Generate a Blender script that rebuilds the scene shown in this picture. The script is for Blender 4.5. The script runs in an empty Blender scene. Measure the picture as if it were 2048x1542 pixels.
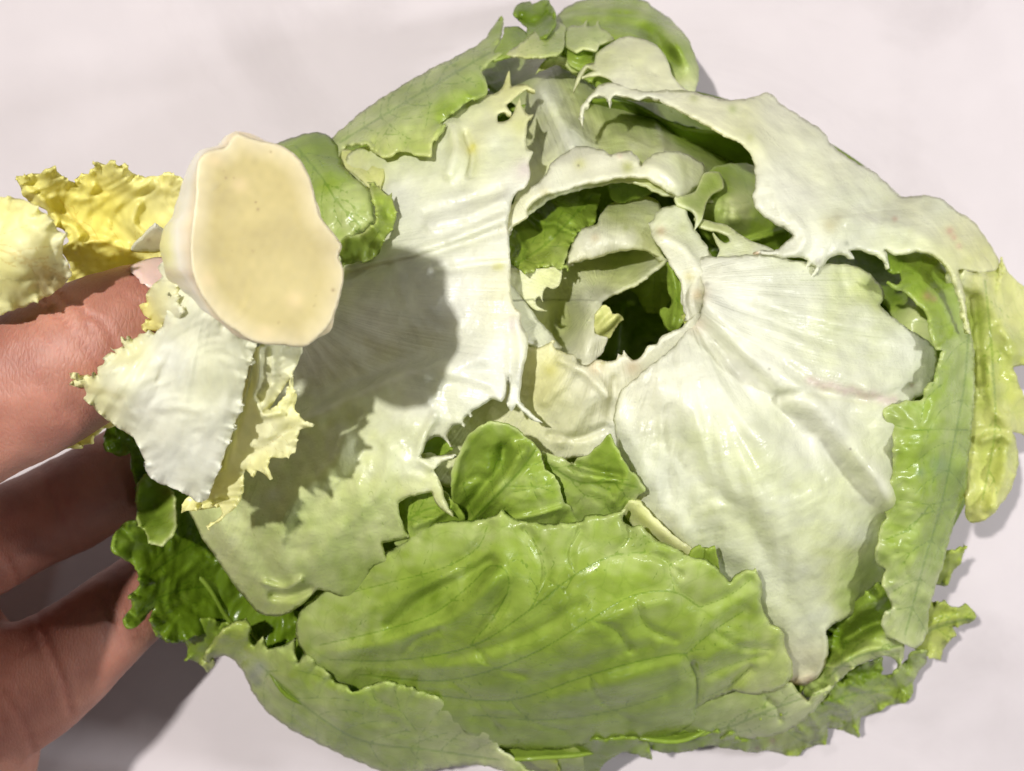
import bpy, math, random
import numpy as np
from mathutils import Vector
from mathutils.geometry import delaunay_2d_cdt
from mathutils.bvhtree import BVHTree

# ------------------------------------------------------------------ camera, light, exposure
CAM_H = 0.285                      # camera height above the countertop (m)
FOV_K = 0.93 / 2048.0              # metres per photo pixel per metre of distance
scene = bpy.context.scene
COL = scene.collection
cam_d = bpy.data.cameras.new('camera')
cam = bpy.data.objects.new('camera', cam_d)
COL.objects.link(cam)
cam.location = (0, 0, CAM_H)
cam_d.sensor_width = 36.0
cam_d.lens = 36.0 / 0.93
cam_d.clip_start = 0.005
cam_d.clip_end = 20
cam_d.dof.use_dof = True
cam_d.dof.focus_distance = 0.185
cam_d.dof.aperture_fstop = 32.0
scene.camera = cam

world = bpy.data.worlds.new('World')
scene.world = world
world.use_nodes = True
world.node_tree.nodes['Background'].inputs[0].default_value = (1.0, 0.93, 0.90, 1)
world.node_tree.nodes['Background'].inputs[1].default_value = 0.085


def area(name, loc, aim, size, power, colr):
    d = bpy.data.lights.new(name, 'AREA')
    d.shape = 'DISK'
    d.size = size
    d.energy = power
    d.color = colr
    o = bpy.data.objects.new(name, d)
    o.location = loc
    o.rotation_euler = (Vector(aim) - Vector(loc)).to_track_quat('-Z', 'Y').to_euler()
    COL.objects.link(o)


area('lamp', (-0.16, 0.095, 0.60), (-0.01, 0.0, 0.06), 0.016, 3.15, (1.0, 0.97, 0.925))
area('second_lamp', (0.24, 0.30, 0.55), (0.0, 0.0, 0.05), 0.06, 0.55, (1.0, 0.965, 0.94))
area('low_lamp', (0.50, 0.0, 0.31), (0.02, -0.02, 0.05), 0.06, 1.5, (0.98, 0.985, 1.0))
area('highlight_lamp', (-0.02, -0.50, 0.36), (0.0, -0.04, 0.06), 0.035, 0.16, (0.84, 0.93, 1.0))  # small cool lamp added for wet highlights on the lower leaves


vs = scene.view_settings
vs.view_transform = 'Standard'
vs.look = 'None'
vs.exposure = 0.36
vs.gamma = 1.0
vs.use_curve_mapping = False
scene.cycles.max_bounces = 7
scene.cycles.diffuse_bounces = 4
scene.cycles.glossy_bounces = 2
scene.cycles.transmission_bounces = 8
scene.cycles.use_denoising = True
scene.cycles.use_adaptive_sampling = True
scene.cycles.adaptive_threshold = 0.02


# ------------------------------------------------------------------ materials
def new_mat(name):
    m = bpy.data.materials.new(name)
    m.use_nodes = True
    nt = m.node_tree
    nt.nodes.clear()
    return m, nt, nt.nodes.new, nt.links.new


def leaf_material(name, rough, transl, grain, grain_scale, net, spec=0.5, vein=(0.55, 0.68, 0.38, 1), coat=.14, fibre=1.2):
    m, nt, N, L = new_mat(name)
    out = N('ShaderNodeOutputMaterial')
    mix = N('ShaderNodeMixShader')
    pb = N('ShaderNodeBsdfPrincipled')
    tr = N('ShaderNodeBsdfTranslucent')
    col = N('ShaderNodeAttribute'); col.attribute_name = 'tint'
    vd = N('ShaderNodeAttribute'); vd.attribute_name = 'vein'
    tc = N('ShaderNodeTexCoord')
    # mottled colour
    n1 = N('ShaderNodeTexNoise'); n1.inputs['Scale'].default_value = 170; n1.inputs['Detail'].default_value = 5
    L(tc.outputs['Object'], n1.inputs['Vector'])
    mr = N('ShaderNodeMapRange'); mr.inputs[1].default_value = 0.3; mr.inputs[2].default_value = 0.7
    mr.inputs[3].default_value = 0.86; mr.inputs[4].default_value = 1.1
    L(n1.outputs['Fac'], mr.inputs[0])
    mul = N('ShaderNodeVectorMath'); mul.operation = 'SCALE'
    L(col.outputs['Color'], mul.inputs[0]); L(mr.outputs[0], mul.inputs['Scale'])
    # main veins (distance field carried by the mesh)
    vm = N('ShaderNodeMapRange'); vm.interpolation_type = 'SMOOTHSTEP'
    vm.inputs[1].default_value = 0.6; vm.inputs[2].default_value = 2.2
    vm.inputs[3].default_value = 1.0; vm.inputs[4].default_value = 0.0
    L(vd.outputs['Fac'], vm.inputs[0])
    # fine network
    nz = N('ShaderNodeTexNoise'); nz.inputs['Scale'].default_value = 240; nz.inputs['Detail'].default_value = 2
    L(tc.outputs['Object'], nz.inputs['Vector'])
    wob = N('ShaderNodeVectorMath'); wob.operation = 'MULTIPLY_ADD'
    L(nz.outputs['Color'], wob.inputs[0]); wob.inputs[1].default_value = (.004, .004, .004)
    L(tc.outputs['Object'], wob.inputs[2])
    vo = N('ShaderNodeTexVoronoi'); vo.feature = 'DISTANCE_TO_EDGE'; vo.inputs['Scale'].default_value = 150
    L(wob.outputs[0], vo.inputs['Vector'])
    nm = N('ShaderNodeMapRange'); nm.interpolation_type = 'SMOOTHSTEP'
    nm.inputs[1].default_value = 0.0; nm.inputs[2].default_value = 0.05
    nm.inputs[3].default_value = net; nm.inputs[4].default_value = 0.0
    L(vo.outputs['Distance'], nm.inputs[0])
    mx = N('ShaderNodeMath'); mx.operation = 'MAXIMUM'
    L(vm.outputs[0], mx.inputs[0]); L(nm.outputs[0], mx.inputs[1])
    vc = N('ShaderNodeMixRGB'); vc.blend_type = 'MULTIPLY'
    vc.inputs['Color2'].default_value = vein
    vf = N('ShaderNodeMath'); vf.operation = 'MULTIPLY'; vf.inputs[1].default_value = 0.75
    L(mx.outputs[0], vf.inputs[0]); L(vf.outputs[0], vc.inputs['Fac'])
    L(mul.outputs[0], vc.inputs['Color1'])
    # relief: grain + soft lumps + sunken veins
    g1 = N('ShaderNodeTexNoise'); g1.inputs['Scale'].default_value = grain_scale; g1.inputs['Detail'].default_value = 3
    g1.inputs['Roughness'].default_value = 0.6
    L(tc.outputs['Object'], g1.inputs['Vector'])
    g2 = N('ShaderNodeTexNoise'); g2.inputs['Scale'].default_value = grain_scale * 0.23; g2.inputs['Detail'].default_value = 2
    L(tc.outputs['Object'], g2.inputs['Vector'])
    add = N('ShaderNodeMath'); add.operation = 'MULTIPLY_ADD'; add.inputs[1].default_value = 2.2
    L(g2.outputs['Fac'], add.inputs[0]); L(g1.outputs['Fac'], add.inputs[2])
    sub = N('ShaderNodeMath'); sub.operation = 'MULTIPLY_ADD'; sub.inputs[1].default_value = -0.55
    L(mx.outputs[0], sub.inputs[0]); L(add.outputs[0], sub.inputs[2])
    fa = N('ShaderNodeAttribute'); fa.attribute_name = 'flow'
    fm = N('ShaderNodeMapping'); fm.inputs['Scale'].default_value = (.55, 9.0, 1.0)
    L(fa.outputs['Vector'], fm.inputs['Vector'])
    fn = N('ShaderNodeTexNoise'); fn.inputs['Scale'].default_value = 1.0; fn.inputs['Detail'].default_value = 3
    L(fm.outputs[0], fn.inputs['Vector'])
    fm2 = N('ShaderNodeMapping'); fm2.inputs['Scale'].default_value = (7.0, 2.2, 1.0)
    L(fa.outputs['Vector'], fm2.inputs['Vector'])
    fn2 = N('ShaderNodeTexNoise'); fn2.inputs['Scale'].default_value = 1.0; fn2.inputs['Detail'].default_value = 2
    L(fm2.outputs[0], fn2.inputs['Vector'])
    fsum = N('ShaderNodeMath'); fsum.operation = 'MULTIPLY_ADD'; fsum.inputs[1].default_value = fibre
    L(fn.outputs['Fac'], fsum.inputs[0]); L(sub.outputs[0], fsum.inputs[2])
    fsum2 = N('ShaderNodeMath'); fsum2.operation = 'MULTIPLY_ADD'; fsum2.inputs[1].default_value = fibre * .8
    L(fn2.outputs['Fac'], fsum2.inputs[0]); L(fsum.outputs[0], fsum2.inputs[2])
    bp = N('ShaderNodeBump'); bp.inputs['Strength'].default_value = 1.0; bp.inputs['Distance'].default_value = grain
    L(fsum2.outputs[0], bp.inputs['Height'])
    # gloss varies: drops and dull film
    rr = N('ShaderNodeMapRange'); rr.inputs[1].default_value = 0.35; rr.inputs[2].default_value = 0.68
    rr.inputs[3].default_value = rough - 0.10; rr.inputs[4].default_value = rough + 0.16
    rn = N('ShaderNodeTexNoise'); rn.inputs['Scale'].default_value = 95; rn.inputs['Detail'].default_value = 4
    L(tc.outputs['Object'], rn.inputs['Vector']); L(rn.outputs['Fac'], rr.inputs[0])
    L(rr.outputs[0], pb.inputs['Roughness'])
    pb.inputs['Coat Weight'].default_value = coat
    pb.inputs['Coat Roughness'].default_value = .14
    b2 = N('ShaderNodeBump'); b2.inputs['Distance'].default_value = grain * .8
    L(fsum2.outputs[0], b2.inputs['Height']); L(b2.outputs[0], pb.inputs['Coat Normal'])
    pb.inputs['Specular IOR Level'].default_value = spec
    L(vc.outputs[0], pb.inputs['Base Color'])
    L(bp.outputs[0], pb.inputs['Normal'])
    sat = N('ShaderNodeHueSaturation'); sat.inputs['Saturation'].default_value = 1.25; sat.inputs['Value'].default_value = 1.0
    L(vc.outputs[0], sat.inputs['Color']); L(sat.outputs[0], tr.inputs['Color'])
    L(bp.outputs[0], tr.inputs['Normal'])
    mix.inputs[0].default_value = transl
    L(pb.outputs[0], mix.inputs[1]); L(tr.outputs[0], mix.inputs[2]); L(mix.outputs[0], out.inputs[0])
    return m


M_WHITE = leaf_material('pale_leaf', 0.31, 0.42, 0.00008, 1900, 0.03, 0.4, (0.72, 0.80, 0.58, 1), .28, 2.4)
M_GREEN = leaf_material('green_leaf', 0.29, 0.42, 0.00006, 1100, 0.28, 0.36, coat=.16)
M_CORE = leaf_material('inner_leaf', 0.40, 0.48, 0.00004, 1100, 0.08, 0.4, (0.86, 0.78, 0.62, 1), .12)


def plain_material(name, rough, sss, col_node=None, base=(.8, .8, .8), bump=0.0, bscale=600, spec=.4, srad=(1, .6, .3), sscale=.003):
    m, nt, N, L = new_mat(name)
    out = N('ShaderNodeOutputMaterial'); pb = N('ShaderNodeBsdfPrincipled')
    L(pb.outputs[0], out.inputs[0])
    tc = N('ShaderNodeTexCoord')
    n = N('ShaderNodeTexNoise'); n.inputs['Scale'].default_value = 130; n.inputs['Detail'].default_value = 5
    L(tc.outputs['Object'], n.inputs['Vector'])
    mr = N('ShaderNodeMapRange'); mr.inputs[1].default_value = .3; mr.inputs[2].default_value = .7
    mr.inputs[3].default_value = .88; mr.inputs[4].default_value = 1.08
    L(n.outputs['Fac'], mr.inputs[0])
    mul = N('ShaderNodeVectorMath'); mul.operation = 'SCALE'
    if col_node:
        a = N('ShaderNodeAttribute'); a.attribute_name = col_node
        L(a.outputs['Color'], mul.inputs[0])
    else:
        mul.inputs[0].default_value = base
    L(mr.outputs[0], mul.inputs['Scale'])
    L(mul.outputs[0], pb.inputs['Base Color'])
    pb.inputs['Roughness'].default_value = rough
    pb.inputs['Specular IOR Level'].default_value = spec
    pb.inputs['Subsurface Weight'].default_value = sss
    pb.inputs['Subsurface Radius'].default_value = srad
    pb.inputs['Subsurface Scale'].default_value = sscale
    if bump:
        b = N('ShaderNodeTexNoise'); b.inputs['Scale'].default_value = bscale; b.inputs['Detail'].default_value = 4
        L(tc.outputs['Object'], b.inputs['Vector'])
        bp = N('ShaderNodeBump'); bp.inputs['Distance'].default_value = bump
        L(b.outputs['Fac'], bp.inputs['Height']); L(bp.outputs[0], pb.inputs['Normal'])
    return m


M_STEM = plain_material('stem_flesh', .42, .45, 'tint', bump=.00001, bscale=700, sscale=.004, srad=(1, .85, .5))
M_NAIL = plain_material('nail', .28, .3, None, (.60, .42, .37), bump=.00003, bscale=400, spec=.5)


def skin_material():
    m, nt, N, L = new_mat('skin')
    out = N('ShaderNodeOutputMaterial'); pb = N('ShaderNodeBsdfPrincipled'); L(pb.outputs[0], out.inputs[0])
    tc = N('ShaderNodeTexCoord')
    cr = N('ShaderNodeAttribute'); cr.attribute_name = 'crease'
    n = N('ShaderNodeTexNoise'); n.inputs['Scale'].default_value = 110; n.inputs['Detail'].default_value = 6
    L(tc.outputs['Object'], n.inputs['Vector'])
    ramp = N('ShaderNodeValToRGB')
    ramp.color_ramp.elements[0].position = .3; ramp.color_ramp.elements[0].color = (.27, .105, .073, 1)
    ramp.color_ramp.elements[1].position = .72; ramp.color_ramp.elements[1].color = (.41, .185, .13, 1)
    L(n.outputs['Fac'], ramp.inputs[0])
    mx = N('ShaderNodeMixRGB'); mx.inputs['Color2'].default_value = (.30, .085, .06, 1)
    cf = N('ShaderNodeMath'); cf.operation = 'MULTIPLY'; cf.inputs[1].default_value = .6
    L(cr.outputs['Fac'], cf.inputs[0]); L(cf.outputs[0], mx.inputs['Fac'])
    L(ramp.outputs[0], mx.inputs['Color1']); L(mx.outputs[0], pb.inputs['Base Color'])
    # skin lines: stretched cells across the digits
    mp = N('ShaderNodeMapping'); mp.inputs['Rotation'].default_value = (0, 0, math.radians(32)); mp.inputs['Scale'].default_value = (1.9, .7, 1)
    L(tc.outputs['Object'], mp.inputs['Vector'])
    v = N('ShaderNodeTexVoronoi'); v.inputs['Scale'].default_value = 900; v.feature = 'DISTANCE_TO_EDGE'
    L(mp.outputs[0], v.inputs['Vector'])
    b1 = N('ShaderNodeMapRange'); b1.inputs[2].default_value = .25; L(v.outputs['Distance'], b1.inputs[0])
    n2 = N('ShaderNodeTexNoise'); n2.inputs['Scale'].default_value = 420; n2.inputs['Detail'].default_value = 5
    L(mp.outputs[0], n2.inputs['Vector'])
    ad = N('ShaderNodeMath'); ad.operation = 'MULTIPLY_ADD'; ad.inputs[1].default_value = 1.8
    L(n2.outputs['Fac'], ad.inputs[0]); L(b1.outputs[0], ad.inputs[2])
    bp = N('ShaderNodeBump'); bp.inputs['Distance'].default_value = .000034
    L(ad.outputs[0], bp.inputs['Height']); L(bp.outputs[0], pb.inputs['Normal'])
    pb.inputs['Roughness'].default_value = .56
    pb.inputs['Subsurface Weight'].default_value = .35
    pb.inputs['Subsurface Radius'].default_value = (1, .3, .15)
    pb.inputs['Subsurface Scale'].default_value = .0025
    return m


M_SKIN = skin_material()


def counter_material():
    m, nt, N, L = new_mat('countertop')
    out = N('ShaderNodeOutputMaterial'); pb = N('ShaderNodeBsdfPrincipled'); L(pb.outputs[0], out.inputs[0])
    tc = N('ShaderNodeTexCoord')
    n = N('ShaderNodeTexNoise'); n.inputs['Scale'].default_value = 9; n.inputs['Detail'].default_value = 8; n.inputs['Roughness'].default_value = .62
    n.inputs['Distortion'].default_value = .8
    L(tc.outputs['Object'], n.inputs['Vector'])
    r = N('ShaderNodeValToRGB')
    e = r.color_ramp.elements
    e[0].position = .30; e[0].color = (.485, .44, .45, 1)
    e[1].position = .47; e[1].color = (.565, .516, .53, 1)
    x = e.new(.75); x.color = (.59, .542, .556, 1)
    L(n.outputs['Fac'], r.inputs[0])
    n2 = N('ShaderNodeTexNoise'); n2.inputs['Scale'].default_value = 60; n2.inputs['Detail'].default_value = 6
    L(tc.outputs['Object'], n2.inputs['Vector'])
    r2 = N('ShaderNodeMapRange'); r2.inputs[1].default_value = .3; r2.inputs[2].default_value = .7; r2.inputs[3].default_value = .975; r2.inputs[4].default_value = 1.02
    L(n2.outputs['Fac'], r2.inputs[0])
    mu = N('ShaderNodeVectorMath'); mu.operation = 'SCALE'
    L(r.outputs[0], mu.inputs[0]); L(r2.outputs[0], mu.inputs['Scale'])
    L(mu.outputs[0], pb.inputs['Base Color'])
    pb.inputs['Roughness'].default_value = .55
    pb.inputs['Specular IOR Level'].default_value = .3
    return m


# ------------------------------------------------------------------ geometry helpers
def P(x, y, z):
    """photo pixel + height in metres -> world position (arrays or scalars)"""
    d = CAM_H - z
    return (x - 1024.0) * FOV_K * d, (771.0 - y) * FOV_K * d, z


def dome(x, y, power=.68):
    """height (mm) of the lettuce head's rounded body over the countertop"""
    t = ((x - 1180.0) / 940.0) ** 2 + ((y - 800.0) / 775.0) ** 2
    return 24 + 68 * np.clip(1 - t, 0, 1) ** power - 8 * np.clip(t - 1, 0, 1)


def snoise(x, y, wl, seed, n=12):
    r = np.random.RandomState(seed)
    a = r.rand(n) * 6.283; k = 6.283 / wl * (.65 + .8 * r.rand(n)); p = r.rand(n) * 6.283
    s = np.zeros_like(x, dtype=float)
    for i in range(n):
        s += np.cos(k[i] * (np.cos(a[i]) * x + np.sin(a[i]) * y) + p[i])
    return s / math.sqrt(n / 2)


def tps(ctrl, x, y):
    c = np.array(ctrl, float)
    if len(c) < 3:
        return np.full_like(x, c[:, 2].mean())
    s = 300.0
    X = c[:, :2] / s
    n = len(c)

    def U(d2):
        return .5 * d2 * np.log(d2 + 1e-9)
    K = U(((X[:, None] - X[None]) ** 2).sum(-1)) + np.eye(n) * 0.002
    Pm = np.c_[np.ones(n), X]
    A = np.zeros((n + 3, n + 3)); A[:n, :n] = K; A[:n, n:] = Pm; A[n:, :n] = Pm.T
    A[n:, n:] = -np.eye(3) * 1e-6
    w = np.linalg.solve(A, np.r_[c[:, 2], 0, 0, 0])
    q = np.c_[x, y] / s
    r = w[n] + q @ w[n + 1:]
    for i in range(n):
        r = r + w[i] * U(((q - X[i]) ** 2).sum(-1))
    return np.clip(r, c[:, 2].min() - 6, c[:, 2].max() + 6)


def shepard(ctrl, x, y):
    c = [tuple(k) + (0,) * (4 - len(k)) for k in ctrl]
    c = np.array(c, float)
    wsum = np.zeros_like(x); g = np.zeros_like(x); ye = np.zeros_like(x)
    for k in c:
        w = 1.0 / ((x - k[0]) ** 2 + (y - k[1]) ** 2 + 300.0) ** 1.5
        wsum += w; g += w * k[2]; ye += w * k[3]
    return g / wsum, ye / wsum


def seg_dist(x, y, pts, closed=False):
    p = np.array(pts, float)
    a = p if closed else p[:-1]
    b = np.roll(p, -1, 0) if closed else p[1:]
    d = b - a
    l2 = (d ** 2).sum(1) + 1e-9
    seglen = np.sqrt(l2); s0 = np.r_[0, np.cumsum(seglen)[:-1]]
    best = np.empty(len(x)); arc = np.empty(len(x))
    for i in range(0, len(x), 3000):
        X = x[i:i + 3000, None]; Y = y[i:i + 3000, None]
        t = np.clip(((X - a[:, 0]) * d[:, 0] + (Y - a[:, 1]) * d[:, 1]) / l2, 0, 1)
        q = (X - a[:, 0] - t * d[:, 0]) ** 2 + (Y - a[:, 1] - t * d[:, 1]) ** 2
        j = q.argmin(1); r = np.arange(len(j))
        best[i:i + 3000] = np.sqrt(q[r, j])
        arc[i:i + 3000] = s0[j] + t[r, j] * seglen[j]
    return best, arc


def inside(x, y, poly):
    p = np.array(poly); q = np.roll(p, -1, 0)
    r = np.zeros(len(x), bool)
    for (x0, y0), (x1, y1) in zip(p, q):
        if y0 == y1:
            continue
        c = (y0 > y) != (y1 > y)
        r ^= c & (x < (x1 - x0) * (y - y0) / (y1 - y0) + x0)
    return r


def spline(pts, step, closed=True):
    """centripetal-like Catmull-Rom; sharp torn tips stay sharp (turn > 100 degrees)"""
    p = np.array([q[:2] for q in pts], float)
    n = len(p)
    out = []
    tan = np.zeros_like(p)
    for i in range(n):
        a, b, c = p[i - 1], p[i], p[(i + 1) % n]
        if not closed and i in (0, n - 1):
            e = (p[1] - p[0]) if i == 0 else (p[-1] - p[-2])
            tan[i] = e / (np.hypot(*e) + 1e-9)
            continue
        u = b - a; v = c - b
        lu = np.hypot(*u) + 1e-9; lv = np.hypot(*v) + 1e-9
        cs = (u @ v) / (lu * lv)
        t = u / lu + v / lv
        k = np.clip((cs + .3) / 1.0, 0, 1)
        tan[i] = t * .5 * k * 2 * .5
    for i in range(n if closed else n - 1):
        a, b = p[i], p[(i + 1) % n]
        L = np.hypot(*(b - a))
        m = max(1, int(round(L / step)))
        t = np.arange(m) / m
        t = t[:, None]
        h = (2 * t ** 3 - 3 * t ** 2 + 1) * a + (t ** 3 - 2 * t ** 2 + t) * tan[i] * L + (-2 * t ** 3 + 3 * t ** 2) * b + (t ** 3 - t ** 2) * tan[(i + 1) % n] * L
        out.append(h)
    if not closed:
        out.append(p[-1:])
    return np.concatenate(out)


PAL = np.array([[.90, .905, .825], [.73, .775, .40], [.375, .50, .078], [.17, .28, .014], [.06, .095, .010]])
YEL = np.array([.92, .86, .24])
_seed = [7]
_stats = [0]


def build_mesh(name, co, faces, mat, parent, tint=None, vein=None, smooth=True, flow=None):
    me = bpy.data.meshes.new(name)
    me.from_pydata([tuple(c) for c in co], [], faces)
    if tint is not None:
        a = me.attributes.new('tint', 'FLOAT_COLOR', 'POINT')
        a.data.foreach_set('color', np.c_[tint, np.ones(len(tint))].astype(np.float32).ravel())
    if vein is not None:
        a = me.attributes.new('vein', 'FLOAT', 'POINT')
        a.data.foreach_set('value', vein.astype(np.float32))
    if flow is not None:
        a = me.attributes.new('flow', 'FLOAT_VECTOR', 'POINT')
        a.data.foreach_set('vector', flow.astype(np.float32).ravel())
    if smooth:
        me.polygons.foreach_set('use_smooth', [True] * len(me.polygons))
    me.materials.append(mat)
    o = bpy.data.objects.new(name, me)
    COL.objects.link(o)
    o.parent = parent
    if parent is not None:
        o.matrix_parent_inverse = parent.matrix_world.inverted()
    _stats[0] += len(faces)
    return o


def vein_tree(mid, n=7, ang=48, length=150, seed=1, sub=2):
    """midrib plus alternating curved side veins with forks"""
    r = random.Random(seed)
    m = spline(mid, 20, closed=False)
    out = [(m, 1.6)]
    for i in range(n):
        f = (i + .6) / (n + .3)
        k = min(len(m) - 2, int(f * (len(m) - 1)))
        t = m[k + 1] - m[k]; th = math.atan2(t[1], t[0])
        for sd in (-1, 1):
            if r.random() < .12:
                continue
            a = th + sd * math.radians(ang + r.uniform(-10, 10))
            L = length * (1 - .45 * f) * r.uniform(.7, 1.15)
            p = m[k].copy(); pts = [p.copy()]
            st = L / 8
            bend = -sd * math.radians(r.uniform(2, 7))
            for q in range(8):
                a += bend + math.radians(r.uniform(-7, 7))
                p = p + st * np.array([math.cos(a), math.sin(a)])
                pts.append(p.copy())
                if q in (2, 4, 6) and r.random() < sub / 3:
                    b = a + r.choice((-1, 1)) * math.radians(r.uniform(35, 65)); pp = p.copy(); sp = [pp.copy()]
                    for _ in range(5):
                        b += math.radians(r.uniform(-14, 14))
                        pp = pp + st * .6 * np.array([math.cos(b), math.sin(b)]); sp.append(pp.copy())
                    out.append((np.array(sp), .62))
            out.append((np.array(pts), 1.0))
    return out


def leaf(parent, out, z, col, ab=False, th=.55, step=6, ridges=(), blobs=(), veins=(), vamp=.35, ruf=None,
         pk=(.35, 90), stria=None, roll=None, jag=1.5, mat=None, specks=(), rim=.25, name='leaf', stains=(), fine=.09, lift=0, flow=None, follow=False, ribs=0):
    _seed[0] += 1
    sd = _seed[0]
    r = np.random.RandomState(sd)
    b = spline(out, step * .75)
    # fine tears along the margin
    if jag:
        d = np.roll(b, -1, 0) - np.roll(b, 1, 0)
        nn = np.c_[-d[:, 1], d[:, 0]] / (np.hypot(d[:, 0], d[:, 1])[:, None] + 1e-9)
        s = np.arange(len(b)) * step * .75
        w = .6 * np.sin(s * 6.283 / 61 + r.rand() * 6) + .7 * np.sin(s * 6.283 / 27 + r.rand() * 6 + 2 * np.sin(s / 90)) + r.randn(len(b)) * .35
        b = b + nn * (w * jag * .7)[:, None]
    x0, y0 = b.min(0); x1, y1 = b.max(0)
    hx = np.arange(x0, x1, step); hy = np.arange(y0, y1, step * .866)
    gx, gy = np.meshgrid(hx, hy)
    gx = gx + (np.arange(len(hy)) % 2)[:, None] * step * .5
    gx = gx.ravel() + r.uniform(-.12, .12, gx.size) * step; gy = gy.ravel() + r.uniform(-.12, .12, gy.size) * step
    k = inside(gx, gy, b)
    gx, gy = gx[k], gy[k]
    if len(gx):
        de, _ = seg_dist(gx, gy, b, True)
        k = de > step * .55
        gx, gy = gx[k], gy[k]
    n = len(b)
    vin = [Vector((float(p[0]), float(p[1]))) for p in b] + [Vector((float(p), float(q))) for p, q in zip(gx, gy)]
    res = delaunay_2d_cdt(vin, [], [list(range(n))], 1, 1e-4)
    v = np.array([(q[0], q[1]) for q in res[0]])
    faces = [tuple(f) for f in res[2]]
    x, y = v[:, 0], v[:, 1]
    de, arc = seg_dist(x, y, b, True)
    h = tps(z, x, y)
    if not ab:
        h = h + dome(x, y)
    elif follow:
        q = np.clip(1 - ((x - 1180.0) / 940.0) ** 2 - ((y - 800.0) / 775.0) ** 2, .05, 1)
        h = h + 68 * (q ** .68 - q ** .5)
    for pts, w, a in ridges:
        d, _ = seg_dist(x, y, spline(pts, 12, closed=False))
        h += a * np.exp(-(d / w) ** 2)
    for bx, by, rx, ry, dg, a in blobs:
        c, s = math.cos(math.radians(dg)), math.sin(math.radians(dg))
        u = ((x - bx) * c + (y - by) * s) / rx; w = (-(x - bx) * s + (y - by) * c) / ry
        h += a * np.exp(-(u * u + w * w) ** 1.4)
    if pk:
        wx = x + 14 * snoise(x, y, 160, sd + 50); wy = y + 14 * snoise(x, y, 160, sd + 51)
        h += .32 * pk[0] * (snoise(wx, wy, pk[1], sd + 60) + .5 * snoise(wx, wy, pk[1] * .45, sd + 61))
    if fine:
        h += .22 * fine * snoise(x, y, 24, sd + 70, 16)
    if stria:
        a = math.radians(stria[0]); u = x * math.cos(a) + y * math.sin(a); w = -x * math.sin(a) + y * math.cos(a)
        w = w + 10 * snoise(x, y, 240, sd + 90)
        for q in range(3):
            h += stria[2] * .3 * snoise(u * .07, w, stria[1] * (1 + .7 * q), sd + 80 + q, 8)
    if ribs:
        fa_ = np.arctan2(y - flow[1], x - flow[0]); fr = np.hypot(x - flow[0], y - flow[1])
        h += ribs * (snoise(fa_ * 100, fr * .03, 30, sd + 95, 14) + .6 * snoise(fa_ * 100, fr * .04, 12, sd + 96, 14)) * np.clip(fr / 300, .15, 1)
    vd = np.full(len(x), 99.0)
    vr = vd.copy()
    for pts, wt in veins:
        pts = np.asarray(pts, float)
        lo = pts.min(0) - 80; hi = pts.max(0) + 80
        k = (x > lo[0]) & (x < hi[0]) & (y > lo[1]) & (y < hi[1])
        if k.any():
            d, _ = seg_dist(x[k], y[k], pts)
            vd[k] = np.minimum(vd[k], d / wt)
            if wt >= .6:
                vr[k] = np.minimum(vr[k], d / wt)
    if len(veins):
        h += vamp * (1 - np.exp(-(vr / 13.0) ** 2) * 1.5)
    if ruf:
        a, wl, w = ruf
        ph = arc * 6.283 / wl
        ph = ph + 1.3 * np.sin(arc * 6.283 / (wl * 3.3)) + sd
        h += a * np.exp(-de / w) * (np.sin(ph) + .4 * np.sin(2.3 * ph + 1))
    if roll:
        u = np.clip(1 - de / roll[0], 0, 1)
        h -= .6 * roll[1] * (1 - np.sqrt(np.clip(1 - u * u, 0, 1)))
    h = np.maximum(h + lift, 1.2)
    X, Y, Z = P(x, y, h / 1000.0)
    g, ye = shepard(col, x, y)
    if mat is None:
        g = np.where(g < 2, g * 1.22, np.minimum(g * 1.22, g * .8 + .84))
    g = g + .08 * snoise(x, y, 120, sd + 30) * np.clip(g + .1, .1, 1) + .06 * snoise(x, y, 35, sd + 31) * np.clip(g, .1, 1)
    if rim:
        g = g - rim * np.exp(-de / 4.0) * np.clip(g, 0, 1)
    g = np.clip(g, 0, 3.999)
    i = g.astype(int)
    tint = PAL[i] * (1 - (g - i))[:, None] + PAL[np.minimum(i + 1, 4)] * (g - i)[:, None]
    ye = np.clip(ye, 0, 1)[:, None]
    tint = tint * (1 - ye) + YEL * ye
    for sx, sy, sr, sc in list(specks) + list(stains):
        d = np.hypot(x - sx, y - sy)
        w = .75 * np.exp(-(d / sr) ** 2)[:, None]
        tint = tint * (1 - w) + np.array(sc) * w
    f0 = np.array(faces[0])
    co = np.c_[X, Y, Z]
    e1 = co[f0[1]] - co[f0[0]]; e2 = co[f0[2]] - co[f0[0]]
    if e1[0] * e2[1] - e1[1] * e2[0] < 0:
        faces = [f[::-1] for f in faces]
    fc = flow or ((480, 560) if parent is not HEAD else (1200, 600))
    rr_ = np.hypot(x - fc[0], y - fc[1]); aa = np.arctan2(y - fc[1], x - fc[0])
    fl = np.c_[rr_ * .01, aa * 4.5 + .004 * rr_ * np.sin(aa * 3), np.full(len(x), sd * 3.7)]
    o = build_mesh(name, co, faces, mat or M_GREEN, parent, np.clip(tint, 0, 1), vd, flow=fl)
    s = o.modifiers.new('thickness', 'SOLIDIFY')
    s.thickness = th / 1000.0
    s.offset = -1
    s.use_even_offset = False
    return o


def thing(name, label, cat, loc):
    o = bpy.data.objects.new(name, None)
    o.location = loc
    o.empty_display_size = .02
    COL.objects.link(o)
    o['label'] = label
    o['category'] = cat
    bpy.context.view_layer.update()
    return o


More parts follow.
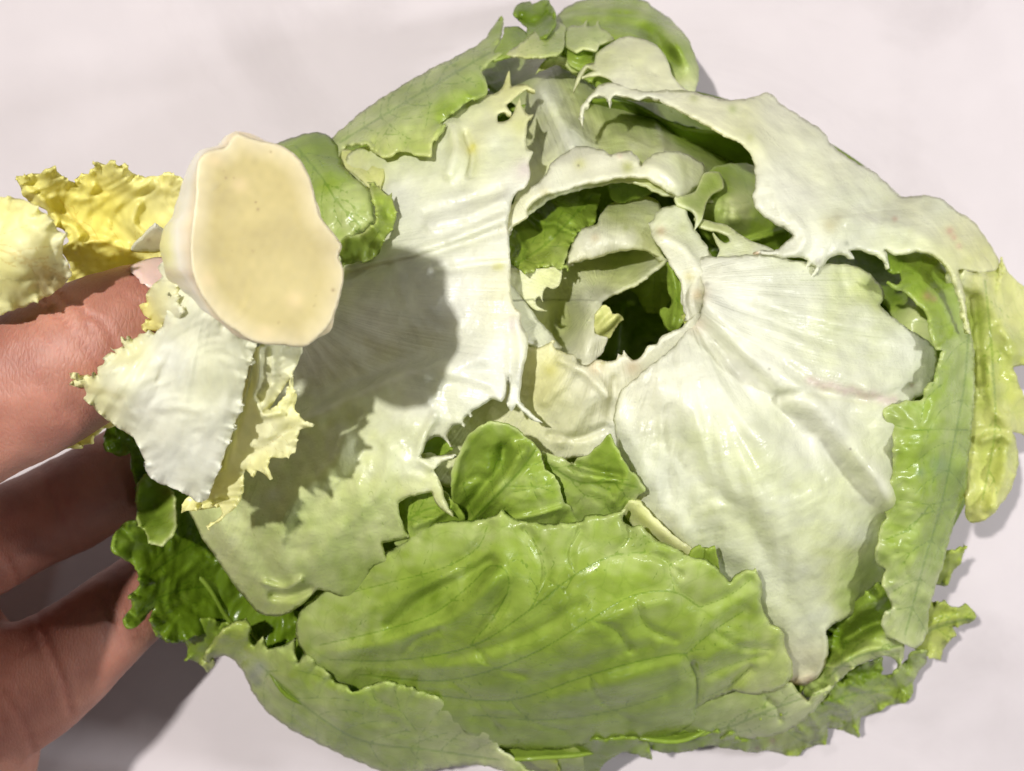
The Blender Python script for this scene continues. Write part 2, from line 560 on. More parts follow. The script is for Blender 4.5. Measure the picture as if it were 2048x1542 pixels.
# ------------------------------------------------------------------ countertop
me = bpy.data.meshes.new('countertop')
s = .9
me.from_pydata([(-s, -s, 0), (s, -s, 0), (s, s, 0), (-s, s, 0), (-s, -s, -.03), (s, -s, -.03), (s, s, -.03), (-s, s, -.03)], [],
               [(0, 1, 2, 3), (7, 6, 5, 4), (0, 4, 5, 1), (1, 5, 6, 2), (2, 6, 7, 3), (3, 7, 4, 0)])
me.materials.append(counter_material())
ct = bpy.data.objects.new('countertop', me)
COL.objects.link(ct)
ct['kind'] = 'structure'
ct['label'] = 'white stone countertop with faint grey smudges'

# ------------------------------------------------------------------ the lettuce head
hx, hy, _ = P(1180, 800, 0.04)
HEAD = thing('lettuce', 'green lettuce head lying torn open with a ragged hole in its pale middle', 'lettuce', (hx, hy, 0))


def wrapper_leaf(a0, a1, zt, zb, rt, rb, g, seed):
    """outer leaf that wraps the underside of the head down to the countertop"""
    r = np.random.RandomState(seed)
    nu, nv = 60, 40
    u = np.linspace(0, 1, nu); v = np.linspace(0, 1, nv)
    U, V = np.meshgrid(u, v)
    A = a0 + (a1 - a0) * U
    R = rt + (rb - rt) * V ** 1.7
    z = zt + (zb - zt) * V
    ex, ey = .088, .072
    wob = 1 + .018 * np.sin(A * 9 + seed) + .012 * np.sin(A * 23 + V * 4 + seed)
    z = z + .0025 * np.sin(A * 17 + seed) * (1 - V)
    X = hx - .007 + np.cos(A) * R * ex * wob; Y = hy - .007 + np.sin(A) * R * ey * wob
    co = np.c_[X.ravel(), Y.ravel(), np.maximum(z, .0006).ravel()]
    F = []
    for j in range(nv - 1):
        for i in range(nu - 1):
            k = j * nu + i
            F.append((k, k + nu, k + nu + 1, k + 1))
    gg = np.clip(g + .2 * r.randn() + .8 * (1 - V.ravel()) - .2, 0, 3)
    i = gg.astype(int); tint = PAL[i] * (1 - (gg - i))[:, None] + PAL[i + 1] * (gg - i)[:, None]
    o = build_mesh('leaf', co, F, M_GREEN, HEAD, tint, np.full(len(co), 99.0))
    m = o.modifiers.new('thickness', 'SOLIDIFY'); m.thickness = .0007; m.offset = -1


for q in range(6):
    a = q * math.tau / 6 + .3
    wrapper_leaf(a - .72, a + .72, .038 + .003 * (q % 2), .001, 1.03 - .02 * (q % 3), .42, 1.6, q)

# hidden inner shell leaves and the hole floor, its deep shade put into a dark tint
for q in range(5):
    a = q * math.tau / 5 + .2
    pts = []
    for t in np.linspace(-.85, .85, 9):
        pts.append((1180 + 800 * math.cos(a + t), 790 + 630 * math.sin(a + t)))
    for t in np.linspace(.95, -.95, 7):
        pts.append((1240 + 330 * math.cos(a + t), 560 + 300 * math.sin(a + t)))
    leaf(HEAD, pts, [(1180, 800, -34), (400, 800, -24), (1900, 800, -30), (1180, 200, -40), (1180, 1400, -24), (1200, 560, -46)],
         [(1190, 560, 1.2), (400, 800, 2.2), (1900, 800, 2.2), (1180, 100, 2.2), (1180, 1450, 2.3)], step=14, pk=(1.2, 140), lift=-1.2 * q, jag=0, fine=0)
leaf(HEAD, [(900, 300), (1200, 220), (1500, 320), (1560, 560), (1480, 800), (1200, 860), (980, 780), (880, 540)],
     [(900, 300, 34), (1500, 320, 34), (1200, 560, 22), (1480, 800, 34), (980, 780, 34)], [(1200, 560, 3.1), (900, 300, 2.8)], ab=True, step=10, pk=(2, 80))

# ---- inside of the hole -----------------------------------------------------
# olive leaf deep in the hole
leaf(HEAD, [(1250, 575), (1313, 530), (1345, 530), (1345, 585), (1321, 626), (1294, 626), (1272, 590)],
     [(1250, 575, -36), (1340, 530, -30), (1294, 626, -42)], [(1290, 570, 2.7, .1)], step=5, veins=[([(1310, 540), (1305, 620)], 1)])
# pale funnel
leaf(HEAD, [(1110, 528), (1188, 514), (1232, 500), (1272, 494), (1308, 500), (1332, 518), (1313, 536), (1272, 566), (1232, 585), (1210, 599),
            (1202, 618), (1188, 642), (1191, 667), (1213, 675), (1207, 702), (1188, 721), (1153, 730), (1120, 720), (1090, 700), (1050, 680),
            (1030, 621), (1015, 585), (1012, 530)],
     [(1030, 560, -14), (1110, 535, -16), (1232, 505, -26), (1300, 505, -20), (1330, 518, -10), (1280, 560, -9), (1210, 597, -10), (1170, 600, -11),
      (1130, 600, -24), (1120, 660, -30), (1060, 640, -18), (1180, 680, -8), (1150, 722, -8), (1205, 700, -9)],
     [(1200, 540, .9, .1), (1230, 520, 1.1), (1120, 640, 1.2, .1), (1190, 600, .3, .1), (1170, 690, .1, .15), (1060, 600, .5)], mat=M_WHITE, step=4.5,
     ridges=[([(1210, 590), (1175, 620), (1168, 690)], 16, 2.0)], veins=[([(1190, 560), (1175, 620), (1172, 660)], .7)], vamp=.1)
# curled shred inside the hole
leaf(HEAD, [(1188, 665), (1190, 640), (1196, 623), (1210, 612), (1220, 615), (1223, 627), (1240, 630), (1249, 641), (1238, 648), (1229, 661), (1218, 676), (1200, 676)],
     [(1190, 665, -10), (1220, 620, -7), (1245, 642, -9)], [(1215, 645, .9, .35)], step=3, blobs=[(1218, 645, 30, 9, -45, 2.5)], jag=1.5)
# light torn web on the left of the hole
leaf(HEAD, [(1015, 535), (1063, 538), (1125, 532), (1123, 555), (1117, 572), (1104, 578), (1093, 574), (1086, 585), (1086, 604), (1080, 592), (1073, 597),
            (1073, 610), (1095, 622), (1072, 621), (1049, 599), (1020, 574)],
     [(1020, 540, -6), (1125, 540, -8), (1049, 599, -8), (1095, 622, -12)], [(1030, 550, .5, .1), (1110, 560, .8, .15)], step=4, mat=M_WHITE, jag=.6)
# pale strip falling at the left of the hole
leaf(HEAD, [(1015, 560), (1040, 590), (1070, 630), (1100, 665), (1125, 695), (1110, 705), (1070, 690), (1045, 670), (1025, 630)],
     [(1020, 570, -5), (1110, 700, -9), (1070, 640, -10), (1045, 670, -4)], [(1050, 640, .3, .05)], step=5, mat=M_WHITE)
# pale domed leaf with cut cream edge
leaf(HEAD, [(1128, 532), (1140, 500), (1150, 474), (1163, 457), (1192, 448), (1202, 426), (1232, 402), (1272, 392), (1315, 400), (1325, 440), (1310, 470),
            (1318, 493), (1333, 519), (1300, 506), (1272, 500), (1232, 505), (1188, 517), (1155, 524)],
     [(1130, 530, -9), (1163, 460, -7), (1200, 480, -4.5), (1250, 470, -4.5), (1300, 480, -7), (1232, 503, -7), (1230, 420, -16), (1290, 410, -16), (1190, 515, -7), (1330, 518, -8)],
     [(1180, 490, .05, .12), (1250, 475, .15, .1), (1240, 425, 1.2), (1290, 430, 1.0), (1310, 490, .8, .1), (1160, 520, .2, .2)], mat=M_WHITE, step=4.5, th=1.6, roll=(10, 1.6),
     stains=[(1252, 455, 7, (.55, .6, .25)), (1190, 475, 9, (.75, .66, .45))])
# dark green leaf behind
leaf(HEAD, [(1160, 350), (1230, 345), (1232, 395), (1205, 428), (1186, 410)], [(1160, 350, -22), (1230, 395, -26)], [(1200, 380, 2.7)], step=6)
# green leaf tucked under the ring
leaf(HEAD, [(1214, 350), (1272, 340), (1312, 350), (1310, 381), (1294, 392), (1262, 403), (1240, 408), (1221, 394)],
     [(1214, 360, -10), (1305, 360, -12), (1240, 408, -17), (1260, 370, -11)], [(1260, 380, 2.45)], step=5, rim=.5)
# crumpled green leaf, upper left of the hole
leaf(HEAD, [(1010, 520), (1010, 480), (1025, 450), (1054, 420), (1082, 398), (1123, 376), (1174, 358), (1198, 376), (1201, 394), (1192, 430), (1188, 450), (1166, 458),
            (1150, 474), (1136, 503), (1125, 530), (1137, 539), (1110, 534), (1092, 530), (1060, 543), (1022, 528)],
     [(1015, 500, -8), (1060, 430, -18), (1123, 384, -18), (1180, 370, -13), (1195, 420, -17), (1160, 455, -9), (1125, 530, -6), (1070, 530, -7), (1090, 470, -14), (1110, 430, -12)],
     [(1030, 500, 2.1), (1100, 440, 2.4), (1170, 400, 2.3), (1115, 505, 1.5, .1), (1070, 525, 1.7, .15), (1150, 460, 1.9)], step=4,
     ridges=[([(1060, 425), (1090, 448), (1110, 445), (1130, 460), (1155, 465)], 8, 3.0), ([(1035, 470), (1045, 500), (1030, 520)], 8, 2.5),
             ([(1100, 400), (1125, 420), (1140, 440)], 10, 2), ([(1110, 480), (1090, 500), (1060, 515)], 10, -2.0)],
     veins=vein_tree([(1030, 530), (1090, 490), (1140, 440), (1185, 390)], 4, 50, 60, 5), ruf=(1.2, 40, 12))
# bright green slips on the right wall of the hole
leaf(HEAD, [(1335, 524), (1349, 545), (1364, 572), (1368, 612), (1370, 630), (1354, 661), (1338, 664), (1324, 642), (1320, 618), (1329, 613), (1338, 617), (1342, 602), (1334, 572), (1333, 545)],
     [(1335, 530, -7), (1365, 600, -6), (1325, 630, -9), (1350, 640, -5), (1345, 664, -8)], [(1345, 560, 2.1), (1345, 640, 1.9)], step=4,
     ridges=[([(1343, 540), (1352, 590), (1345, 650)], 7, 1.6)], veins=[([(1345, 550), (1352, 590), (1348, 640)], .7), ([(1350, 590), (1360, 610)], .6)])
leaf(HEAD, [(1362, 632), (1375, 622), (1396, 616), (1392, 640), (1370, 664), (1345, 705), (1325, 722), (1320, 712), (1345, 685), (1366, 655), (1366, 640)],
     [(1365, 635, -4), (1392, 625, -2), (1330, 715, -3)], [(1370, 650, 1.6, .3), (1335, 705, 1.7, .3)], step=4)

# ---- bowl behind the ring ---------------------------------------------------
leaf(HEAD, [(960, 160), (975, 110), (1050, 95), (1120, 105), (1190, 140), (1260, 180), (1340, 190), (1430, 245), (1505, 300), (1525, 370), (1520, 430), (1450, 410),
            (1400, 400), (1340, 392), (1260, 362), (1180, 372), (1100, 395), (1045, 430), (1020, 420), (1035, 380), (1050, 300), (1040, 220), (1000, 190)],
     [(970, 150, -26), (1030, 130, -30), (1050, 200, -22), (1085, 190, -13), (1110, 230, -12), (1140, 290, -8), (1065, 280, -21), (1075, 340, -14), (1190, 260, -19),
      (1240, 230, -24), (1300, 250, -26), (1380, 270, -36), (1460, 310, -38), (1330, 320, -9), (1250, 310, -9), (1400, 340, -10), (1470, 370, -18), (1180, 360, -9), (1400, 390, -12), (1160, 160, -18), (1045, 420, -6)],
     [(1000, 150, 2.6), (1040, 150, 1.6), (1090, 190, .15), (1140, 280, .15), (1060, 270, .7, .12), (1070, 330, .6, .1), (1200, 200, 1.35), (1240, 250, 1.3), (1290, 290, 1.0), (1330, 320, .75),
      (1300, 220, 1.9), (1380, 270, 2.3), (1450, 310, 2.2), (1420, 350, 1.4), (1480, 380, 1.6), (1150, 150, 1.3)], mat=M_WHITE, step=5,
     ridges=[([(1080, 170), (1110, 230), (1150, 300)], 22, 4), ([(1310, 215), (1318, 260), (1325, 300)], 14, 4), ([(1200, 230), (1230, 270), (1280, 300)], 16, 2)], pk=(.7, 80))
# torn green fold above the bowl
leaf(HEAD, [(1085, 125), (1110, 112), (1140, 118), (1190, 135), (1150, 145), (1120, 128), (1095, 135), (1070, 150)],
     [(1070, 150, -8), (1110, 112, -2), (1190, 135, -6)], [(1120, 120, 1.3, .1)], step=5)
# ---- ring of the torn base around the hole ----------------------------------
leaf(HEAD, [(1012, 475), (1030, 452), (1046, 442), (1056, 433), (1057, 419), (1084, 394), (1120, 386), (1159, 373), (1198, 366), (1245, 357), (1289, 359),
            (1315, 371), (1341, 389), (1356, 397), (1380, 386), (1403, 363), (1410, 331), (1380, 311), (1341, 301), (1300, 312), (1282, 330), (1276, 317), (1263, 303),
            (1245, 301), (1222, 309), (1206, 300), (1180, 293), (1149, 294), (1128, 306), (1105, 324), (1085, 355), (1050, 385), (1025, 410), (1008, 440)],
     [(1015, 470, -1), (1060, 415, -1), (1100, 350, 0), (1150, 298, -3), (1200, 330, 2), (1250, 310, 0), (1260, 350, 1), (1320, 345, 2), (1370, 320, -5), (1390, 370, -5), (1350, 392, -3), (1160, 370, 0)],
     [(1030, 440, .2, .2), (1100, 350, .1, .1), (1180, 320, .05, .12), (1240, 350, .1, .18), (1330, 350, .15, .15), (1370, 320, .75), (1390, 360, .6)], mat=M_WHITE, step=4.5, th=1.4,
     roll=(16, 2.6), ridges=[([(1285, 330), (1330, 342), (1355, 370)], 10, 1.2), ([(1225, 305), (1245, 312), (1270, 325)], 7, 1.2)],
     stains=[(1160, 327, 12, (.70, .70, .32)), (1255, 335, 12, (.62, .66, .22)), (1090, 385, 10, (.7, .66, .4)), (1240, 312, 6, (.78, .64, .50)), (1157, 330, 2, (.12, .09, .05))])
# white-green web right of the hole, with torn holes
leaf(HEAD, [(1350, 394), (1389, 383), (1410, 345), (1440, 345), (1448, 375), (1428, 386), (1416, 400), (1409, 422), (1404, 440), (1388, 461), (1393, 437), (1387, 422), (1370, 414), (1356, 408)],
     [(1356, 400, -3), (1440, 350, -9), (1388, 461, -3), (1409, 422, -4)], [(1420, 370, 1.4), (1390, 410, 1.2), (1390, 455, .9)], step=4, jag=.4, rim=.6)
leaf(HEAD, [(1425, 335), (1506, 330), (1525, 379), (1530, 418), (1575, 452), (1600, 480), (1560, 510), (1487, 510), (1440, 500), (1395, 455), (1405, 400)],
     [(1425, 340, -14), (1510, 340, -22), (1480, 400, -12), (1470, 430, -9), (1560, 480, -24), (1487, 490, -26), (1410, 450, -20)],
     [(1440, 370, 1.8), (1490, 360, 1.7), (1473, 410, .8), (1475, 440, 1.0), (1520, 450, 1.7), (1560, 480, 2.6), (1430, 470, 2.4), (1420, 420, 1.5)], step=5,
     ridges=[([(1452, 405), (1450, 440), (1465, 460)], 8, -1.5), ([(1450, 425), (1500, 428)], 5, -1.2), ([(1440, 500), (1540, 470), (1570, 460)], 7, 3)])
leaf(HEAD, [(1388, 436), (1407, 438), (1428, 444), (1452, 449), (1477, 466), (1506, 483), (1536, 493), (1550, 503), (1550, 525), (1487, 530), (1430, 525), (1436, 508), (1440, 498),
            (1433, 482), (1426, 464), (1438, 478), (1452, 486), (1461, 481), (1458, 471), (1440, 462), (1420, 458), (1398, 450)],
     [(1388, 440, -6), (1460, 455, -4), (1545, 510, 0), (1440, 510, -1)], [(1420, 450, 1.2), (1490, 490, .6), (1530, 510, .3)], step=4, mat=M_WHITE, jag=.4)
# cream flap forming the right rim of the hole
leaf(HEAD, [(1297, 446), (1308, 436), (1313, 425), (1335, 412), (1368, 412), (1382, 444), (1398, 471), (1413, 490), (1425, 520), (1415, 560), (1412, 590), (1400, 630),
            (1378, 640), (1367, 612), (1361, 568), (1340, 530), (1318, 493), (1305, 475), (1301, 462)],
     [(1300, 450, -2), (1345, 420, -3), (1400, 480, -3), (1340, 500, 1), (1365, 570, 1), (1400, 560, 0), (1390, 630, -1)],
     [(1330, 440, .5), (1370, 460, .75), (1335, 490, .1, .15), (1370, 540, .1, .1), (1390, 600, .1, .12)], mat=M_WHITE, step=4.5, th=1.2, roll=(10, 1.4),
     ridges=[([(1320, 470), (1370, 495), (1400, 540)], 9, 1.6), ([(1385, 560), (1378, 600), (1385, 630)], 5, -1)],
     stains=[(1322, 462, 9, (.78, .62, .42)), (1378, 553, 11, (.76, .70, .36)), (1395, 590, 12, (.80, .66, .42))])
# ---- creamy torn base below the hole ----------------------------------------
leaf(HEAD, [(1052, 664), (1060, 692), (1082, 694), (1104, 681), (1108, 692), (1123, 703), (1150, 711), (1156, 724), (1174, 731), (1188, 722), (1202, 719), (1215, 722), (1232, 719),
            (1236, 708), (1243, 711), (1249, 700), (1256, 711), (1266, 720), (1283, 713), (1294, 692), (1313, 687), (1321, 675), (1338, 664), (1362, 655), (1396, 622), (1420, 640), (1370, 730),
            (1320, 790), (1300, 870), (1285, 930), (1200, 920), (1130, 920), (1110, 945), (1000, 970), (900, 975), (830, 945), (830, 880), (900, 840), (960, 800), (1000, 770), (1035, 720)],
     [(1056, 680, -5), (1160, 720, -2), (1260, 715, 0), (1380, 640, -1), (1300, 800, -4), (1180, 800, -2.5), (1090, 780, -6), (1040, 840, -9), (900, 900, -9), (1130, 900, -8), (1240, 900, -6)],
     [(1080, 720, .3, .4), (1075, 780, .4, .5), (1170, 760, .05, .2), (1250, 740, .05, .15), (1200, 820, .05, .2), (1120, 850, .3, .25), (1040, 840, .4, .25), (920, 900, .8, .1), (1340, 690, .1, .1), (1250, 860, .1)],
     mat=M_WHITE, step=4.5, th=1.2, roll=(8, 1.4), jag=1.2,
     ridges=[([(1120, 720), (1170, 745), (1215, 790)], 9, 1.6), ([(1090, 800), (1130, 760), (1150, 740)], 14, 1.6), ([(1190, 770), (1150, 850), (1120, 880)], 16, 1.6), ([(1230, 760), (1220, 830)], 10, -1.6),
             ([(1100, 870), (1160, 875), (1210, 855)], 8, -1.5), ([(1130, 800), (1180, 790), (1240, 800)], 16, .8)],
     stains=[(1190, 735, 14, (.78, .66, .42)), (1265, 735, 16, (.80, .68, .48)), (1100, 740, 18, (.66, .63, .20)), (1205, 727, 6, (.45, .42, .12))])

# ---- right-hand leaves ------------------------------------------------------
# pale lobe in the dark gap
leaf(HEAD, [(1600, 500), (1700, 490), (1800, 500), (1880, 560), (1900, 720), (1880, 790), (1810, 690), (1770, 610), (1720, 560), (1640, 540)],
     [(1600, 500, -22), (1750, 520, -30), (1780, 570, -24), (1830, 620, -9), (1870, 720, -9), (1800, 660, -14)],
     [(1650, 510, 2.2), (1740, 540, 2.6), (1790, 570, 2.4), (1830, 630, .9), (1870, 700, 1.1)], step=6)
# big white leaf with the thick midrib
vI = []
leaf(HEAD, [(1398, 519), (1410, 512), (1435, 514), (1482, 510), (1541, 511), (1600, 522), (1670, 528), (1709, 531), (1738, 547), (1760, 569), (1769, 590), (1761, 609), (1779, 629),
            (1814, 655), (1846, 675), (1870, 695), (1876, 719), (1871, 750), (1850, 785), (1826, 803), (1815, 830), (1835, 900), (1850, 980), (1845, 1060), (1825, 1130), (1785, 1190),
            (1730, 1222), (1680, 1242), (1653, 1263), (1657, 1294), (1653, 1323), (1637, 1352), (1614, 1369), (1588, 1369), (1560, 1355), (1530, 1320), (1490, 1250), (1430, 1190),
            (1370, 1130), (1325, 1075), (1285, 1035), (1262, 985), (1240, 930), (1232, 880), (1228, 830), (1240, 785), (1268, 758), (1307, 725), (1340, 700), (1370, 665), (1396, 637), (1405, 609), (1408, 578), (1398, 551)],
     [(1404, 520, 0), (1500, 540, 3), (1640, 550, 1), (1740, 580, -4), (1850, 700, -1), (1860, 760, -3), (1400, 640, 1), (1290, 750, 1), (1500, 700, 4), (1650, 750, 5), (1700, 900, 3), (1780, 1000, 1), (1800, 900, 1), (1840, 1000, -6), (1820, 1130, -9), (1750, 1200, -9),
      (1450, 850, 5), (1350, 900, 3), (1260, 900, -1), (1300, 1020, -2), (1450, 1050, 4), (1600, 1050, 4), (1700, 1150, -3), (1600, 1200, 3), (1640, 1300, 0), (1600, 1360, -4), (1480, 1200, -2)],
     [(1404, 560, .05, .08), (1480, 600, .1), (1600, 600, .25), (1690, 560, .75), (1745, 575, 1.3), (1720, 640, .45), (1820, 700, .25), (1860, 760, .4), (1500, 740, .05, .05), (1640, 860, .08, .06), (1750, 980, .2, .06),
      (1400, 760, .08, .05), (1400, 900, .5), (1300, 950, .25), (1500, 980, .6), (1600, 1000, .55), (1740, 1130, 1.4), (1780, 1060, 1.2), (1720, 1060, .6), (1820, 1000, 1.3), (1560, 1150, .45), (1640, 1230, .5), (1620, 1340, .15, .3), (1700, 1200, 1.6), (1290, 780, .05, .1)],
     mat=M_WHITE, step=5, th=1.3, pk=(.55, 120), flow=(1340, 560), ribs=.42, fine=.12, roll=(10, 1.5),
     ridges=[([(1408, 600), (1480, 685), (1560, 755), (1660, 840), (1740, 930), (1780, 1000)], 26, 3.4), ([(1398, 655), (1480, 742), (1560, 818), (1660, 918), (1750, 1040)], 30, -3.0),
             ([(1300, 745), (1390, 830), (1500, 960), (1600, 1100)], 52, 2.6), ([(1380, 720), (1470, 810), (1580, 930), (1690, 1080)], 30, 1.4), ([(1330, 830), (1420, 960), (1520, 1090), (1580, 1200)], 26, -1.5), ([(1560, 790), (1640, 785), (1740, 800), (1830, 770)], 10, -1.5), ([(1240, 830), (1300, 960), (1380, 1080)], 22, 1.4),
             ([(1440, 540), (1520, 590), (1610, 640), (1740, 650)], 20, 1.2), ([(1652, 1262), (1652, 1310), (1636, 1348), (1604, 1362)], 9, 1.8),
             ([(1600, 1230), (1612, 1280), (1612, 1330)], 20, -1.6), ([(1680, 540), (1690, 590), (1660, 620)], 10, -1), ([(1720, 545), (1735, 590), (1700, 630)], 11, 1)],
     veins=[([(1600, 560), (1690, 560), (1740, 570)], .5), ([(1660, 600), (1720, 590), (1750, 590)], .4)], vamp=.1,
     stains=[(1620 + 14 * k, 760 + 3.3 * k + 3 * (k % 3), 9, (.80, .66, .60)) for k in range(13)] + [(1824, 770, 4, (.40, .26, .16)), (1620, 1365, 16, (.52, .36, .24)), (1590, 1366, 14, (.55, .38, .25)),
             (1400, 590, 18, (.82, .74, .58)), (1395, 650, 18, (.80, .72, .55)), (1413, 568, 3, (.12, .09, .07)), (1431, 684, 2.5, (.2, .17, .14)), (1540, 738, 2.5, (.25, .22, .18)), (1700, 898, 2.5, (.3, .25, .2))])
# right flap, pale back of a torn leaf
leaf(HEAD, [(1165, 249), (1159, 231), (1163, 212), (1174, 196), (1188, 182), (1202, 168), (1225, 165), (1270, 178), (1300, 183), (1340, 179), (1390, 184), (1440, 197), (1495, 197), (1537, 185),
            (1560, 205), (1600, 232), (1645, 262), (1665, 290), (1700, 318), (1750, 345), (1778, 370), (1797, 390), (1850, 391), (1880, 396), (1911, 420), (1940, 437), (1966, 467), (1986, 499), (1999, 525),
            (1995, 537), (1957, 546), (1931, 538), (1916, 540), (1927, 577), (1933, 619), (1941, 667), (1933, 664), (1926, 625), (1912, 583), (1898, 546), (1885, 528), (1866, 513), (1837, 505), (1794, 511),
            (1778, 507), (1770, 500), (1776, 519), (1778, 537), (1762, 519), (1749, 511), (1730, 505), (1713, 500), (1701, 502), (1708, 518), (1687, 511), (1662, 515), (1649, 528), (1637, 545), (1621, 558), (1630, 534), (1622, 530),
            (1606, 551), (1615, 522), (1594, 515), (1565, 516), (1535, 511), (1512, 507), (1520, 501), (1549, 501), (1569, 487), (1584, 471), (1575, 462), (1545, 445), (1516, 422), (1505, 394), (1511, 369), (1509, 340),
            (1500, 308), (1482, 289), (1443, 270), (1412, 252), (1365, 227), (1326, 203), (1299, 195), (1279, 200), (1248, 194), (1226, 193), (1218, 208), (1208, 194), (1186, 197), (1172, 212)],
     [(1165, 245, 3), (1200, 180, 4), (1300, 190, 5), (1400, 215, 6), (1500, 250, 6), (1540, 190, -4), (1650, 270, -6), (1790, 390, -8), (1530, 350, 8), (1600, 400, 7), (1580, 480, 6), (1620, 545, 3),
      (1520, 505, 4), (1700, 420, 6), (1800, 480, 7), (1775, 530, 5), (1850, 420, 3), (1950, 450, -4), (1990, 530, 2), (1930, 520, 8), (1940, 660, 6), (1880, 470, 8)],
     [(1180, 200, .2, .1), (1300, 190, .1, .12), (1420, 230, .15, .2), (1480, 240, .4, .2), (1560, 230, .15, .12), (1650, 320, .25, .08), (1560, 380, .1, .05), (1700, 420, .35), (1600, 470, .1, .05), (1780, 460, .45),
      (1850, 420, .4, .08), (1920, 470, .5, .25), (1970, 510, .8, .3), (1930, 580, .8, .2), (1630, 530, .3), (1880, 400, .4)],
     mat=M_WHITE, step=5, th=1.1, roll=(13, 2.2), pk=(.6, 110), jag=1.4, fine=.13,
     ridges=[([(1500, 230), (1520, 300), (1550, 370), (1570, 430), (1600, 480)], 16, 1.6), ([(1545, 210), (1580, 300), (1640, 380), (1760, 420)], 26, -2), ([(1700, 440), (1800, 450), (1870, 490), (1910, 560)], 16, 2.0),
             ([(1590, 440), (1612, 470), (1600, 500), (1570, 512)], 9, 1.6), ([(1850, 410), (1900, 470), (1930, 530)], 12, -2.0), ([(1290, 190), (1380, 225), (1450, 262)], 9, 1.0)],
     stains=[(1388, 196, 8, (.62, .66, .30)), (1465, 218, 9, (.55, .62, .25)), (1500, 275, 8, (.66, .68, .34)), (1660, 450, 16, (.66, .62, .40)), (1675, 435, 10, (.6, .58, .42)), (1693, 487, 5, (.32, .34, .25)), (1636, 522, 8, (.42, .40, .34)),
             (1790, 438, 5, (.72, .48, .34)), (1900, 462, 8, (.70, .44, .30)), (1908, 475, 6, (.72, .48, .32)), (1918, 492, 6, (.75, .55, .38)), (1515, 506, 4, (.66, .42, .22))])
# yellow-green leaf hanging over the right side
leaf(HEAD, [(1900, 535), (1960, 545), (1999, 530), (2000, 517), (2021, 548), (2048, 574), (2078, 600), (2090, 680), (2075, 740), (2048, 732), (2026, 734), (2038, 766), (2058, 820), (2062, 874), (2025, 863), (2034, 890), (2037, 922),
            (2026, 969), (2002, 1010), (1971, 1039), (1947, 1047), (1932, 1035), (1932, 1000), (1920, 950), (1915, 890), (1910, 812), (1900, 700), (1890, 600)],
     [(1910, 540, 4), (1990, 540, -2), (2060, 600, -8), (1930, 620, -10), (1950, 700, -14), (2040, 700, -6), (1960, 800, -10), (2040, 860, -10), (1940, 900, -14), (2000, 960, -6), (1950, 1040, -8)],
     [(1960, 560, .9, .35), (2020, 600, .8, .35), (1940, 650, 1.6, .2), (1960, 780, 1.5, .3), (2030, 820, 1.2, .4), (1980, 900, 1.3, .35), (1960, 1000, 1.1, .4), (1910, 560, .6, .1)],
     step=5, pk=(1.6, 90), ruf=(2.2, 110, 30),
     ridges=[([(1960, 560), (1990, 640), (2030, 700)], 22, 4), ([(1945, 600), (1955, 700), (1960, 760)], 12, -4), ([(1975, 730), (1985, 800), (2020, 860)], 16, 3.5), ([(1965, 880), (2000, 870), (2030, 890)], 9, 2.5), ([(2010, 900), (2005, 960), (1980, 1020)], 14, 3)],
     veins=vein_tree([(1970, 560), (1985, 720), (1990, 860), (1965, 1000)], 5, 50, 80, 8))
# green wrapper edge, right side
leaf(HEAD, [(1770, 495), (1777, 535), (1788, 548), (1800, 544), (1804, 557), (1801, 570), (1775, 562), (1794, 577), (1814, 587), (1840, 609), (1856, 627), (1862, 658), (1875, 696), (1888, 702), (1882, 723), (1874, 740), (1872, 765),
            (1862, 765), (1853, 782), (1844, 800), (1814, 802), (1770, 817), (1775, 852), (1785, 871), (1787, 910), (1783, 949), (1776, 988), (1766, 1020), (1772, 1036), (1762, 1059), (1758, 1086), (1751, 1113), (1755, 1128),
            (1770, 1140), (1767, 1162), (1777, 1196), (1787, 1216), (1768, 1235), (1770, 1268), (1800, 1285), (1833, 1296), (1852, 1274), (1858, 1226), (1871, 1173), (1884, 1138), (1894, 1099), (1904, 1060), (1908, 1047), (1921, 1008), (1933, 977),
            (1936, 930), (1941, 890), (1949, 773), (1945, 676), (1930, 629), (1914, 578), (1896, 548), (1870, 515), (1820, 500)],
     [(1775, 510, -2), (1870, 520, -2), (1800, 560, 3), (1860, 640, 4), (1930, 630, -2), (1880, 720, 5), (1945, 760, -3), (1780, 830, 1.5), (1870, 850, 6), (1940, 880, -2), (1770, 1030, 1), (1850, 1000, 6), (1925, 1000, -2), (1755, 1110, 1.5),
      (1830, 1120, 7), (1895, 1100, -4), (1780, 1230, 5), (1860, 1220, 0), (1810, 1290, 4)],
     [(1790, 530, 2.2), (1850, 560, 2.0), (1900, 620, 1.6), (1840, 620, 1.8, .05), (1920, 720, 1.4), (1880, 780, 1.6), (1800, 830, 1.5), (1900, 900, 1.5), (1880, 960, 1.8), (1920, 970, 2.2), (1800, 960, 1.5), (1820, 1060, 1.4), (1880, 1080, 1.7), (1800, 1180, 1.2), (1850, 1200, 1.4), (1800, 1280, 1.1)],
     step=4.5, pk=(.5, 80), ruf=(1.3, 95, 20), rim=.5,
     veins=vein_tree([(1938, 640), (1930, 760), (1905, 900), (1880, 1020), (1850, 1120), (1810, 1270)], 9, 62, 130, 21) + [([(1790, 850), (1830, 860), (1880, 858), (1935, 860)], 1.2), ([(1770, 1080), (1820, 1060), (1860, 1010), (1900, 1000)], 1.2),
           ([(1800, 1000), (1860, 1010), (1880, 1040)], .9), ([(1840, 850), (1850, 800), (1880, 770)], .9)], vamp=.5,
     stains=[(1855, 592, 9, (.50, .34, .14)), (1868, 598, 6, (.48, .34, .15)), (1880, 930, 22, (.30, .42, .17)), (1840, 945, 9, (.24, .36, .13))])

